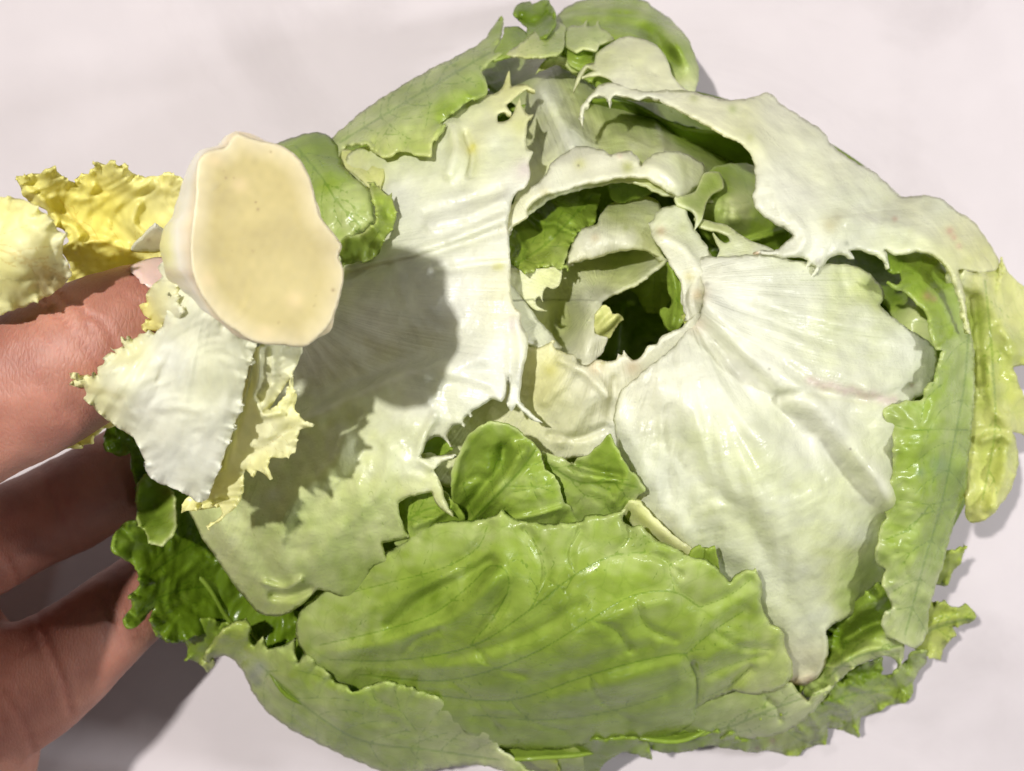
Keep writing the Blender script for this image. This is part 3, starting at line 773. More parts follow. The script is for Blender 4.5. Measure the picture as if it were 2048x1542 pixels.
# ---- bottom-right frills ----------------------------------------------------
leaf(HEAD, [(1871, 1203), (1880, 1209), (1891, 1201), (1904, 1217), (1920, 1215), (1933, 1208), (1954, 1234), (1940, 1245), (1907, 1254), (1913, 1268), (1891, 1291), (1881, 1321), (1858, 1313), (1830, 1300), (1820, 1270), (1840, 1220)],
     [(1840, 1260, 30), (1950, 1234, 26), (1881, 1318, 22), (1890, 1205, 32)], [(1890, 1240, 1.7, .25), (1930, 1225, 2.0, .2), (1880, 1290, 1.5, .3)], ab=True, step=4, ruf=(1.6, 50, 14), ridges=[([(1840, 1260), (1890, 1240), (1940, 1235)], 8, 2)],
     veins=vein_tree([(1835, 1270), (1890, 1250), (1945, 1235)], 4, 45, 50, 31))
leaf(HEAD, [(1860, 1170), (1880, 1130), (1892, 1107), (1912, 1102), (1930, 1090), (1926, 1110), (1920, 1128), (1904, 1147), (1896, 1170)],
     [(1870, 1150, 32), (1928, 1095, 38), (1900, 1165, 28)], [(1900, 1130, 1.8, .2)], ab=True, step=4, ruf=(.8, 40, 10))
leaf(HEAD, [(1655, 1260), (1680, 1225), (1728, 1190), (1757, 1165), (1790, 1190), (1792, 1240), (1772, 1262), (1775, 1275), (1800, 1270), (1808, 1291), (1806, 1317), (1796, 1340), (1792, 1322), (1777, 1313), (1728, 1326), (1695, 1346), (1669, 1369),
            (1637, 1397), (1610, 1395), (1605, 1370), (1640, 1345), (1652, 1310)],
     [(1655, 1270, -10), (1728, 1200, -3), (1790, 1210, -6), (1720, 1250, -8), (1740, 1290, 1), (1690, 1320, 3), (1800, 1280, 0), (1796, 1335, -1), (1640, 1390, -3), (1660, 1330, -4), (1770, 1270, 2)],
     [(1670, 1270, 2.6), (1730, 1210, 1.9), (1780, 1200, 1.9), (1740, 1250, 2.3), (1740, 1295, 1.3, .1), (1690, 1340, 1.2, .1), (1790, 1290, 1.2), (1640, 1380, 1.4)],
     step=4, ruf=(2.0, 55, 13), ridges=[([(1660, 1340), (1720, 1305), (1775, 1295)], 14, 3.5), ([(1700, 1240), (1740, 1205), (1775, 1190)], 14, 4), ([(1690, 1280), (1740, 1250), (1780, 1240)], 12, -4), ([(1780, 1300), (1800, 1295), (1803, 1330)], 6, 2.5)],
     veins=vein_tree([(1650, 1360), (1700, 1320), (1760, 1300), (1800, 1290)], 5, 55, 60, 33))
leaf(HEAD, [(1640, 1395), (1668, 1368), (1695, 1346), (1734, 1326), (1766, 1318), (1764, 1349), (1780, 1350), (1803, 1333), (1825, 1308), (1855, 1302), (1854, 1323), (1838, 1342), (1829, 1359), (1824, 1392), (1810, 1405), (1777, 1412), (1754, 1425),
            (1722, 1437), (1719, 1456), (1715, 1476), (1682, 1460), (1657, 1457), (1653, 1487), (1630, 1491), (1607, 1502), (1598, 1511), (1559, 1508), (1533, 1501), (1500, 1506), (1470, 1494), (1440, 1480), (1520, 1440), (1590, 1420)],
     [(1640, 1395, -6), (1734, 1330, -10), (1840, 1310, -8), (1825, 1395, -12), (1715, 1470, -16), (1680, 1400, -3), (1600, 1505, -18), (1560, 1470, -8), (1470, 1490, -12)],
     [(1670, 1390, 2.1), (1740, 1350, 2.2), (1760, 1390, 1.7, .1), (1830, 1330, 1.5), (1690, 1440, 1.8, .1), (1630, 1460, 1.9, .1), (1560, 1485, 1.9, .15), (1500, 1498, 1.8)],
     step=4, ruf=(2.6, 62, 17), pk=(1.2, 45), ridges=[([(1660, 1400), (1700, 1420), (1715, 1465)], 9, 3), ([(1700, 1370), (1750, 1385), (1800, 1400)], 9, 2.6), ([(1620, 1430), (1640, 1460), (1640, 1485)], 7, 3), ([(1680, 1350), (1740, 1345), (1770, 1330)], 9, -3),
             ([(1590, 1450), (1615, 1470), (1612, 1500)], 6, 2.4), ([(1660, 1430), (1690, 1440)], 6, -2)],
     veins=vein_tree([(1620, 1420), (1700, 1390), (1780, 1380)], 5, 55, 70, 35) + vein_tree([(1560, 1450), (1600, 1480), (1640, 1490)], 3, 50, 40, 36),
     stains=[(1545, 1482, 6, (.30, .20, .08)), (1515, 1497, 5, (.28, .18, .07))])
# smooth grey-green leaf at the bottom right
leaf(HEAD, [(1330, 1400), (1398, 1400), (1440, 1385), (1507, 1365), (1560, 1360), (1582, 1366), (1597, 1383), (1617, 1400), (1628, 1385), (1640, 1378), (1668, 1370), (1654, 1391), (1634, 1415), (1605, 1443), (1570, 1463), (1527, 1478), (1488, 1482), (1429, 1478), (1394, 1471), (1340, 1460)],
     [(1340, 1430, -4), (1400, 1410, -2), (1507, 1385, -2), (1600, 1390, 1), (1660, 1372, 2), (1605, 1440, -4), (1488, 1480, -9), (1394, 1470, -8), (1520, 1430, 0)],
     [(1420, 1430, 1.4), (1500, 1440, 1.25), (1560, 1420, 1.1), (1630, 1400, 1.0), (1530, 1470, 1.2)], step=4.5, roll=(22, 5), rim=.3,
     veins=vein_tree([(1400, 1470), (1470, 1450), (1540, 1420), (1640, 1385)], 6, 48, 80, 41), vamp=.3, ridges=[([(1535, 1400), (1555, 1415), (1560, 1440)], 5, -2.2)], stains=[(1610, 1392, 7, (.35, .22, .12))])
# ---- bottom fringe ----------------------------------------------------------
leaf(HEAD, [(960, 1470), (1060, 1485), (1110, 1488), (1117, 1530), (1122, 1575), (1060, 1580), (1020, 1530)], [(960, 1470, -6), (1110, 1490, -8), (1060, 1575, -14)], [(1060, 1510, 1.8, .2), (1090, 1540, 1.9, .2)], step=4.5, ruf=(1.5, 50, 12))
leaf(HEAD, [(1115, 1480), (1165, 1482), (1187, 1500), (1190, 1560), (1170, 1580), (1120, 1575)], [(1115, 1480, -9), (1187, 1500, -12), (1150, 1575, -16)], [(1150, 1510, 1.5, .1), (1150, 1550, 2)], step=4.5, blobs=[(1148, 1515, 24, 28, 0, 4)])
leaf(HEAD, [(1140, 1470), (1199, 1475), (1246, 1472), (1290, 1478), (1300, 1500), (1305, 1517), (1277, 1508), (1255, 1500), (1234, 1505), (1210, 1522), (1192, 1550), (1150, 1560)],
     [(1150, 1480, -8), (1290, 1480, -9), (1190, 1545, -16), (1240, 1492, -6)], [(1180, 1500, 2.2), (1250, 1490, 2.1), (1290, 1505, 1.8)], step=4, ruf=(1.5, 60, 12))
leaf(HEAD, [(1270, 1465), (1398, 1462), (1460, 1468), (1500, 1498), (1470, 1500), (1421, 1492), (1395, 1498), (1367, 1505), (1316, 1503), (1290, 1490)],
     [(1290, 1470, -9), (1460, 1470, -9), (1367, 1503, -14), (1490, 1498, -13)], [(1340, 1490, 2.2), (1450, 1490, 1.9)], step=4, ruf=(1.4, 45, 10))

# ---- top leaves -------------------------------------------------------------
leaf(HEAD, [(1022, 105), (1050, 85), (1055, 60), (1040, 45), (1027, 28), (1030, 18), (1060, 6), (1064, 12), (1092, 3), (1104, 12), (1112, 30), (1108, 60), (1070, 90)],
     [(1030, 100, 40), (1030, 25, 26), (1095, 8, 24), (1105, 60, 40)], [(1050, 40, 2.4), (1085, 25, 2.2), (1060, 80, 1.9)], ab=True, step=4, ruf=(1.6, 60, 14), ridges=[([(1040, 40), (1070, 50), (1095, 30)], 9, -3)])
leaf(HEAD, [(985, 120), (990, 95), (1005, 75), (1008, 55), (1028, 52), (1050, 62), (1060, 75), (1030, 105), (1010, 115)],
     [(990, 110, 44), (1010, 60, 36), (1050, 65, 36), (1030, 100, 46)], [(1010, 90, 1.7), (1040, 70, 2.2)], ab=True, step=4)
# rounded top leaf with rolled-in lip
leaf(HEAD, [(1060, 100), (1105, 55), (1116, 30), (1135, 12), (1160, 2), (1205, -6), (1285, 0), (1315, 20), (1345, 42), (1372, 72), (1390, 110), (1398, 150), (1390, 182), (1370, 200), (1300, 205), (1220, 190), (1150, 150), (1095, 120)],
     [(1060, 100, 0), (1116, 30, -8), (1205, 0, -10), (1285, 5, -8), (1345, 45, -6), (1395, 130, -6), (1380, 185, -2), (1300, 200, -6), (1200, 120, -12), (1250, 50, -1), (1200, 40, -2), (1330, 110, -6), (1120, 100, -4), (1350, 90, 2)],
     [(1080, 90, 1.3), (1130, 45, 1.5), (1210, 8, 1.2), (1290, 20, 1.2), (1350, 60, 1.3), (1390, 130, 1.1), (1230, 35, 1.9), (1300, 60, 2.1), (1345, 110, 2.0), (1250, 90, 1.7), (1180, 70, 1.6), (1370, 175, .6)],
     step=4.5, roll=(26, 7), ridges=[([(1150, 28), (1210, 22), (1280, 28), (1340, 70), (1375, 130)], 13, 3), ([(1170, 50), (1230, 48), (1300, 70), (1340, 120)], 15, -3)], rim=.1)
# folded pale-green strip with serrated top
leaf(HEAD, [(1012, 108), (1030, 95), (1060, 70), (1085, 52), (1108, 42), (1128, 50), (1130, 75), (1125, 100), (1090, 112), (1050, 112), (1025, 110)],
     [(1012, 108, 2), (1108, 45, -2), (1128, 75, 1), (1050, 110, 4), (1080, 80, 4)], [(1030, 102, .9, .15), (1070, 85, 1.2, .1), (1110, 60, 1.4), (1110, 95, 1.3)], step=4, veins=[([(1040, 105), (1080, 92), (1125, 85)], .7), ([(1050, 95), (1090, 75), (1125, 65)], .6)])
leaf(HEAD, [(1130, 90), (1132, 62), (1140, 52), (1165, 50), (1174, 38), (1172, 52), (1190, 50), (1196, 40), (1200, 55), (1215, 62), (1228, 78), (1218, 82), (1200, 88), (1196, 100), (1165, 96), (1150, 102)],
     [(1130, 90, 0), (1165, 50, -2), (1225, 78, -2), (1170, 80, 4), (1196, 100, 1)], [(1150, 70, 1.3), (1180, 60, 1.3), (1175, 85, 1.0), (1215, 75, 1.2)], step=4, jag=.8, rim=.4, veins=[([(1145, 90), (1180, 78), (1210, 72)], .6)])
leaf(HEAD, [(1128, 100), (1165, 98), (1190, 102), (1185, 118), (1205, 125), (1160, 140), (1140, 128)], [(1130, 105, -2), (1190, 105, -3), (1160, 138, -5)], [(1160, 115, 1.8)], step=4, blobs=[(1160, 112, 22, 12, 10, 2)])
# pale membrane inside the top leaf with torn strands
leaf(HEAD, [(1192, 108), (1215, 90), (1250, 73), (1285, 78), (1315, 92), (1335, 120), (1345, 150), (1370, 178), (1388, 186), (1340, 184), (1300, 188), (1262, 182), (1228, 168), (1222, 158), (1205, 150), (1185, 149), (1163, 154), (1180, 144), (1193, 141),
            (1176, 132), (1168, 142), (1155, 166), (1146, 185), (1152, 160), (1166, 134), (1180, 126), (1188, 125)],
     [(1192, 108, 0), (1280, 80, 0), (1335, 130, 1), (1380, 184, 1), (1262, 180, 3), (1163, 154, 0), (1148, 182, -1), (1260, 130, 3)],
     [(1210, 120, .7, .1), (1270, 100, .45, .15), (1310, 150, .25, .18), (1240, 160, .1, .12), (1160, 160, .8, .1), (1360, 180, .3, .15)], mat=M_WHITE, step=4, jag=.6, pk=(.5, 60),
     veins=[([(1240, 80), (1262, 120), (1270, 170)], .4)], vamp=.1, stains=[(1376, 178, 4, (.35, .33, .25)), (1185, 128, 4, (.45, .4, .3))])
# long rolled leaf along the upper left
leaf(HEAD, [(655, 290), (672, 268), (690, 252), (729, 219), (795, 176), (866, 135), (932, 102), (973, 74), (986, 52), (1002, 31), (1005, 43), (1002, 70), (993, 92), (1014, 104), (985, 117), (969, 133), (965, 146), (973, 160), (971, 187), (944, 199), (903, 227), (884, 244),
            (879, 252), (891, 246), (890, 258), (881, 271), (873, 282), (868, 279), (860, 310), (834, 307), (803, 304), (764, 312), (741, 302), (733, 290), (705, 286), (686, 298), (672, 320)],
     [(660, 290, -2), (729, 222, -8), (866, 138, -10), (975, 75, -6), (1002, 35, -6), (1010, 103, 0), (968, 150, 5), (971, 185, 4), (890, 240, 6), (860, 305, 7), (764, 310, 6), (700, 290, 3), (800, 220, 8), (900, 165, 9), (740, 260, 6)],
     [(690, 262, 1.3), (760, 210, 1.15), (866, 145, 1.2), (960, 100, 1.4), (1000, 50, 1.6), (800, 240, 1.2), (900, 190, 1.35), (960, 170, 1.5), (860, 290, 1.25, .15), (760, 300, 1.2, .15), (940, 195, 1.7), (890, 220, 1.7), (700, 285, 1.1)],
     step=4.5, ruf=(1.2, 75, 14), rim=.35,
     ridges=[([(690, 262), (800, 190), (930, 125)], 22, 1.8), ([(880, 255), (862, 285)], 8, 2), ([(700, 290), (735, 286), (745, 298)], 6, 2.4)],
     veins=vein_tree([(680, 285), (760, 235), (860, 175), (980, 105)], 9, 62, 90, 51) + [([(800, 200), (790, 240), (760, 280)], .9), ([(850, 170), (860, 210), (850, 260)], .9)], vamp=.35)
leaf(HEAD, [(676, 300), (705, 300), (735, 315), (775, 310), (768, 345), (756, 380), (742, 376), (715, 352), (690, 335), (678, 320)],
     [(678, 310, 1), (775, 312, 1), (750, 378, 3)], [(720, 330, .9, .3)], step=5, veins=[([(690, 315), (730, 335), (755, 370)], .7)])

# ---- the big white leaf on the left -----------------------------------------
leaf(HEAD, [(680, 340), (700, 305), (760, 285), (880, 238), (940, 192), (973, 190), (998, 182), (1010, 160), (1018, 140), (1021, 158), (1023, 173), (1045, 168), (1070, 179), (1049, 181), (1030, 196), (1014, 211), (1023, 226), (1005, 224), (996, 231), (996, 244), (1019, 238),
            (1032, 212), (1039, 195), (1045, 215), (1056, 229), (1068, 227), (1057, 242), (1053, 270), (1055, 297), (1066, 303), (1059, 324), (1061, 352), (1049, 376), (1032, 387), (1022, 412), (1016, 453), (1018, 480), (1021, 522), (1021, 558), (1025, 603), (1031, 616), (1043, 626), (1042, 645),
            (1056, 674), (1055, 704), (1047, 739), (1041, 781), (1041, 803), (1059, 822), (1086, 846), (1071, 843), (1046, 825), (1033, 812), (1023, 822), (1014, 811), (1018, 770), (1016, 765), (1012, 791), (1004, 804), (985, 799), (960, 814), (943, 825), (941, 835), (936, 830), (926, 841), (928, 856),
            (920, 849), (907, 853), (896, 868), (900, 894), (888, 878), (876, 873), (860, 879), (850, 893), (845, 906), (834, 916), (868, 912), (911, 908), (909, 914), (880, 928), (868, 942), (876, 954), (883, 971), (890, 996), (906, 1034), (879, 1016), (869, 1000), (863, 985), (842, 989), (812, 996),
            (798, 1008), (801, 1035), (817, 1076), (785, 1082), (766, 1087), (772, 1112), (794, 1140), (764, 1128), (748, 1134), (728, 1166), (700, 1196), (655, 1184), (636, 1180), (607, 1207), (578, 1226), (546, 1233), (518, 1226), (500, 1208), (468, 1170), (430, 1113), (406, 1080), (390, 1047), (378, 1020),
            (395, 900), (445, 760), (510, 640), (550, 540), (590, 440), (640, 380)],
     [(700, 320, 2), (800, 300, 3), (940, 210, 3), (1018, 145, 2), (1068, 179, 1), (1055, 300, 1), (1050, 370, 1), (900, 300, 4), (880, 420, 2), (700, 430, -2), (640, 500, -3), (1015, 500, 1.5), (1025, 610, 1.5), (1053, 690, 1), (900, 560, 3), (750, 580, 1), (600, 620, 1), (900, 680, 1), (750, 740, -1),
      (600, 800, 2), (1040, 790, 1.5), (1085, 845, -1), (950, 770, 4), (850, 800, 5), (700, 880, 8), (900, 890, 3), (908, 910, 4), (900, 1030, 4), (820, 960, 6), (700, 1000, 11), (800, 1070, 3.5), (600, 1000, 14), (700, 1130, 5), (680, 1190, 4), (600, 1130, 12), (550, 1225, 8), (450, 1080, 20), (400, 1000, 24), (500, 900, 14), (520, 1150, 12)],
     [(720, 330, .8, .15), (760, 320, .7), (880, 250, .5), (940, 220, .45, .15), (1018, 160, .9, .35), (1050, 180, .9, .3), (1045, 230, .7, .25), (940, 290, .5, .25), (1000, 300, .4), (900, 330, .35), (800, 400, .12), (1030, 370, .02, .06), (900, 440, .08), (1000, 480, .05, .05), (720, 510, .7), (680, 540, .8), (850, 520, .15),
      (900, 600, .0, .02), (1020, 580, .1, .2), (750, 650, .05, .05), (620, 700, .1, .08), (950, 720, .08), (850, 800, .2), (1000, 780, .1), (700, 880, .8), (830, 900, .5), (900, 900, .3, .1), (880, 1000, .95, .1), (600, 900, 1.0), (650, 1000, 1.15), (760, 1030, 1.15), (500, 1000, 1.15), (450, 1080, 1.0), (560, 1120, 1.3), (680, 1110, 1.5), (790, 1070, 1.5), (560, 1215, 1.6, .1), (720, 1150, 1.7), (480, 1160, 1.15)],
     mat=M_WHITE, step=5, th=1.1, roll=(9, 1.3), pk=(.45, 100), jag=.9, fine=.14,
     ridges=[([(690, 548), (780, 525), (880, 500), (1000, 462)], 10, -1.6), ([(700, 535), (800, 512), (900, 480), (1010, 435)], 10, 1.8), ([(860, 452), (940, 430), (1005, 400)], 12, 1.6), ([(850, 425), (930, 405), (1000, 380)], 10, -1.4), ([(870, 545), (950, 530), (1015, 525)], 9, -1.2),
             ([(600, 842), (700, 800), (800, 755), (880, 735), (960, 715)], 22, 2.6), ([(590, 800), (700, 760), (850, 705)], 26, -1.6), ([(905, 250), (910, 290), (900, 345)], 14, 3), ([(930, 270), (945, 310), (940, 350)], 9, -2.2), ([(1000, 800), (980, 770), (900, 750)], 10, .8),
             ([(870, 830), (845, 880), (838, 915), (880, 945)], 9, 1.6), ([(690, 870), (660, 940), (600, 985), (565, 1050), (560, 1120)], 18, 1.2), ([(730, 900), (690, 970), (620, 1020), (590, 1090)], 16, -.8), ([(780, 900), (760, 980), (700, 1040), (640, 1110)], 16, .9),
             ([(430, 1040), (470, 1110), (530, 1190)], 22, 1.4), ([(480, 1020), (520, 1110), (560, 1170)], 14, -.9), ([(530, 1165), (570, 1175), (600, 1160)], 7, 2.4), ([(545, 1190), (580, 1192), (620, 1178)], 8, -3), ([(1018, 755), (1014, 800)], 4, -2), ([(1030, 640), (1042, 700), (1035, 760)], 9, 1.2)],
     flow=(540, 560), ribs=.16,
     veins=[([(560 + 30 * k, 1040 - 12 * k), (575 + 30 * k, 1080 - 10 * k), (585 + 32 * k, 1130 - 9 * k)], .5) for k in range(8)] + [([(480 + 26 * k, 930 + 4 * k), (470 + 26 * k, 1010), (490 + 24 * k, 1100)], .45) for k in range(5)] +
           [([(800, 850), (790, 920), (800, 970), (850, 985)], .5), ([(740, 980), (720, 1040), (730, 1080)], .5), ([(860, 900), (875, 945), (885, 990)], .4)], vamp=.12,
     stains=[(942, 300, 9, (.78, .74, .20)), (946, 292, 6, (.80, .76, .18)), (1000, 533, 9, (.72, .72, .26)), (990, 535, 6, (.74, .72, .32)), (1036, 614, 5, (.76, .68, .28)), (1050, 340, 20, (.82, .74, .72)), (1020, 650, 18, (.84, .78, .78)), (1022, 460, 8, (.76, .66, .40))])

# ---- curled leaf beside the core --------------------------------------------
leaf(HEAD, [(530, 310), (560, 285), (600, 270), (648, 266), (662, 276), (674, 292), (681, 312), (686, 332), (702, 350), (730, 370), (742, 386), (747, 412), (750, 440), (735, 457), (705, 474), (680, 490), (640, 500), (580, 430)],
     [(560, 290, 4), (648, 268, 1), (680, 315, 4), (740, 390, 8), (745, 440, 6), (680, 485, 6), (620, 400, 12), (660, 340, 12), (600, 300, 8)],
     [(600, 290, 1.7), (650, 280, 2.0), (670, 320, 1.8), (640, 360, 1.6), (700, 400, 1.1), (670, 450, 1.2), (735, 440, 1.3), (640, 440, 1.4)], step=4.5, roll=(14, 3),
     veins=vein_tree([(590, 290), (640, 350), (680, 410), (720, 450)], 5, 45, 90, 61), vamp=.4)
leaf(HEAD, [(738, 368), (748, 364), (762, 381), (776, 389), (784, 385), (787, 410), (793, 430), (787, 455), (770, 478), (757, 508), (735, 520), (700, 528), (676, 534), (680, 516), (672, 500), (690, 478), (730, 464), (752, 446), (754, 420), (746, 395)],
     [(742, 368, 7), (785, 390, 6), (790, 440, 4), (756, 440, 12), (735, 518, 4), (680, 530, 4), (700, 480, 11), (752, 415, 12), (770, 430, 5), (735, 490, 6)],
     [(750, 380, 1.6, .15), (775, 430, 1.9, .1), (760, 480, 2.0, .1), (700, 510, 2.1, .05), (740, 470, 1.6, .1)], step=4, ruf=(.9, 45, 10), rim=.5, veins=[([(760, 460), (740, 490), (735, 515)], .7), ([(755, 400), (772, 430)], .6)])

# ---- lower leaves -----------------------------------------------------------
# leaf under the hand, the core's shade put into its dark green tint
leaf(HEAD, [(219, 853), (208, 870), (212, 895), (227, 909), (250, 911), (262, 905), (268, 950), (275, 1010), (278, 1043), (258, 1045), (242, 1051), (229, 1074), (230, 1102), (250, 1121), (270, 1133), (280, 1160), (277, 1176), (259, 1191), (267, 1203), (250, 1238), (258, 1255),
            (274, 1253), (297, 1227), (309, 1215), (303, 1250), (322, 1272), (354, 1286), (391, 1272), (430, 1268), (500, 1300), (600, 1300), (620, 1240), (540, 1190), (450, 1090), (400, 960), (330, 880), (275, 850)],
     [(215, 870, 66), (250, 905, 64), (275, 1000, 60), (240, 1070, 62), (255, 1120, 60), (280, 1165, 58), (260, 1240, 58), (310, 1220, 52), (360, 1280, 46), (340, 1180, 50), (340, 1000, 56), (400, 1130, 44), (450, 1230, 38), (600, 1290, 36), (600, 1240, 36), (330, 900, 60), (330, 1090, 52)],
     [(230, 880, 2.9), (275, 960, 3.1), (260, 1090, 2.5), (300, 1140, 2.6), (260, 1230, 2.4), (360, 1100, 3.0), (340, 1200, 2.8), (420, 1180, 3.0), (540, 1260, 2.6), (340, 1000, 2.7)], ab=True,
     step=4.5, ruf=(1.8, 70, 16), pk=(.8, 70), rim=.35, veins=vein_tree([(300, 1150), (340, 1120), (400, 1080)], 4, 55, 90, 71) + vein_tree([(270, 1230), (330, 1190), (430, 1170)], 4, 55, 80, 72), vamp=.5)
leaf(HEAD, [(330, 965), (345, 990), (351, 1039), (342, 1070), (321, 1090), (301, 1084), (288, 1061), (277, 1043), (275, 1000), (285, 950), (310, 945)],
     [(285, 950, 66), (275, 1010, 64), (345, 1000, 64), (345, 1050, 70), (320, 1088, 72), (285, 1058, 68), (310, 1020, 60)], [(310, 1000, 2.5), (345, 1030, 1.5), (320, 1080, 1.6), (300, 1040, 2.4)], ab=True, step=4, rim=.8, ruf=(.8, 60, 10))
leaf(HEAD, [(301, 1250), (312, 1270), (340, 1286), (352, 1282), (369, 1286), (376, 1298), (369, 1317), (391, 1323), (404, 1332), (414, 1346), (429, 1333), (422, 1319), (411, 1312), (430, 1290), (460, 1250), (400, 1235), (340, 1235)],
     [(301, 1250, 44), (340, 1285, 40), (370, 1315, 34), (415, 1344, 30), (430, 1290, 38), (380, 1250, 42)], [(330, 1270, 2.4), (380, 1300, 1.9), (415, 1335, 1.5, .2), (400, 1270, 2.3)], ab=True, step=4, ruf=(1.6, 48, 12), rim=.4)
# small leaf under the torn tips of the white leaf
leaf(HEAD, [(790, 1090), (792, 1030), (800, 1000), (840, 980), (872, 978), (905, 1000), (930, 1040), (900, 1062), (860, 1070), (850, 1062), (835, 1075), (815, 1095)],
     [(795, 1040, 0), (850, 985, 0), (900, 1010, 1), (840, 1060, 1.5), (900, 1055, -1)], [(820, 1020, 1.8), (860, 1010, 1.6), (840, 1055, 1.4), (900, 1040, 2.1)], step=4, veins=vein_tree([(800, 1050), (850, 1020), (900, 1010)], 3, 50, 50, 74), ridges=[([(830, 1050), (870, 1035), (900, 1015)], 9, 2)])
leaf(HEAD, [(830, 912), (848, 885), (880, 868), (905, 900), (880, 912), (858, 905)], [(830, 912, -3), (880, 870, -3), (905, 900, -4)], [(860, 890, 2.2)], step=4)
# curled glossy green leaf
leaf(HEAD, [(880, 1075), (895, 1040), (904, 996), (901, 965), (905, 936), (920, 901), (943, 864), (965, 850), (988, 846), (1017, 851), (1044, 869), (1070, 888), (1083, 912), (1091, 938), (1104, 949), (1120, 972), (1128, 1004), (1144, 1017), (1162, 1042), (1160, 1075), (1000, 1090)],
     [(890, 1060, -5), (903, 970, 3), (945, 866, 6), (990, 848, 6), (1044, 870, 3), (1085, 915, 2), (1128, 1004, 0), (1150, 1060, -4), (1000, 1080, -5), (950, 940, 0), (1000, 1010, 2), (1080, 980, 4), (940, 1030, -3)],
     [(920, 930, 1.5), (960, 870, 1.6), (1000, 850, 1.7), (1000, 920, 2.1), (950, 1010, 2.2), (1050, 920, 1.7), (1010, 970, 1.6), (1080, 980, 1.55), (1100, 1020, 1.5), (960, 1050, 1.8)],
     step=4, pk=(.3, 60), ridges=[([(930, 1050), (975, 995), (1010, 950), (1045, 905)], 17, 4.2), ([(930, 1030), (970, 975), (1003, 940), (1008, 900)], 14, -3.8), ([(1020, 1040), (1070, 1030), (1122, 1015)], 6, 1.6), ([(903, 990), (925, 905), (965, 855)], 7, .8)],
     veins=vein_tree([(935, 1050), (1000, 985), (1050, 930), (1070, 900)], 4, 58, 110, 76) + [([(1020, 985), (1080, 975), (1110, 985)], .8), ([(1060, 960), (1075, 1000), (1060, 1030)], .8)], vamp=.35, rim=.5)
leaf(HEAD, [(1083, 903), (1123, 916), (1148, 928), (1150, 921), (1173, 912), (1191, 896), (1218, 869), (1233, 896), (1252, 928), (1276, 959), (1289, 984), (1273, 996), (1262, 1015), (1240, 1035), (1191, 1055), (1130, 1065), (1095, 960)],
     [(1086, 907, -3), (1150, 925, 0), (1218, 872, 5), (1252, 930, 4), (1287, 983, 3), (1250, 1025, -1), (1150, 1055, -4), (1120, 960, -1), (1210, 950, 3), (1180, 1000, 1)],
     [(1110, 930, 1.3), (1160, 950, 1.4), (1215, 890, 1.8), (1215, 930, 2.1), (1250, 950, 1.7), (1180, 1000, 1.4), (1240, 1010, 1.6), (1270, 980, 1.4)], step=4, rim=.45,
     ridges=[([(1095, 920), (1160, 950), (1230, 955)], 12, 1.4), ([(1150, 930), (1200, 945), (1240, 950)], 8, -2.2), ([(1240, 920), (1250, 960), (1230, 1000)], 12, 2.0)],
     veins=vein_tree([(1090, 925), (1160, 965), (1230, 965), (1275, 975)], 4, 55, 70, 78) + [([(1150, 1010), (1170, 990), (1210, 1000), (1220, 1025)], .9)])
leaf(HEAD, [(1245, 1020), (1262, 1003), (1285, 1012), (1322, 1047), (1362, 1082), (1400, 1115), (1380, 1125), (1330, 1100), (1280, 1070)], [(1262, 1005, 1), (1400, 1115, 2), (1320, 1080, 0)], [(1270, 1015, .9, .2), (1340, 1070, .5, .3)], step=4, th=1, blobs=[(1320, 1060, 70, 12, 40, 1.6)])
leaf(HEAD, [(1375, 1125), (1384, 1105), (1398, 1093), (1416, 1099), (1430, 1096), (1436, 1120), (1440, 1150), (1420, 1165)], [(1384, 1105, 5), (1430, 1098, 6), (1420, 1160, 3)], [(1405, 1110, 1.9, .05)], step=4, ridges=[([(1412, 1097), (1408, 1130)], 4, -1.2)])
# the big glossy leaf across the bottom
KV = [([(640, 1290), (760, 1262), (870, 1225), (940, 1170), (985, 1130), (1010, 1140), (1018, 1170), (990, 1230), (940, 1290)], 1.3), ([(700, 1185), (800, 1160), (900, 1130), (960, 1090), (975, 1050)], 1.2), ([(660, 1320), (800, 1320), (950, 1290), (1060, 1220), (1150, 1150), (1230, 1110), (1290, 1105)], 1.4),
      ([(720, 1350), (900, 1360), (1060, 1310), (1180, 1240), (1270, 1190), (1350, 1185), (1400, 1215)], 1.4), ([(860, 1390), (1020, 1400), (1180, 1350), (1290, 1320), (1370, 1310), (1395, 1360), (1390, 1430)], 1.4), ([(950, 1430), (1080, 1440), (1230, 1420), (1330, 1390)], 1.1),
      ([(1370, 1310), (1430, 1260), (1490, 1220)], 1.1), ([(1230, 1110), (1260, 1070), (1250, 1040)], .8), ([(1060, 1220), (1090, 1160), (1080, 1100), (1050, 1060)], .9), ([(1150, 1150), (1140, 1100), (1160, 1060)], .8), ([(1180, 1240), (1230, 1260), (1260, 1300)], .8),
      ([(1350, 1185), (1340, 1130), (1380, 1110)], .9), ([(1400, 1215), (1460, 1190), (1500, 1160)], .9), ([(1395, 1360), (1460, 1330), (1530, 1310)], .9), ([(1400, 1400), (1460, 1370), (1500, 1335)], 1.0), ([(800, 1320), (830, 1280), (880, 1260)], .7), ([(950, 1290), (980, 1330), (1050, 1350)], .7),
      ([(1020, 1400), (1060, 1440), (1130, 1460)], .7), ([(1180, 1350), (1200, 1400), (1260, 1440)], .7), ([(1270, 1190), (1290, 1250), (1350, 1280)], .8), ([(1290, 1105), (1330, 1120), (1360, 1150)], .7), ([(900, 1360), (950, 1400), (1000, 1460)], .7), ([(1090, 1160), (1130, 1180), (1150, 1150)], .6), ([(1430, 1260), (1470, 1290), (1540, 1300)], .8)]
KV = [(spline(p, 10, closed=False), w) for p, w in KV]
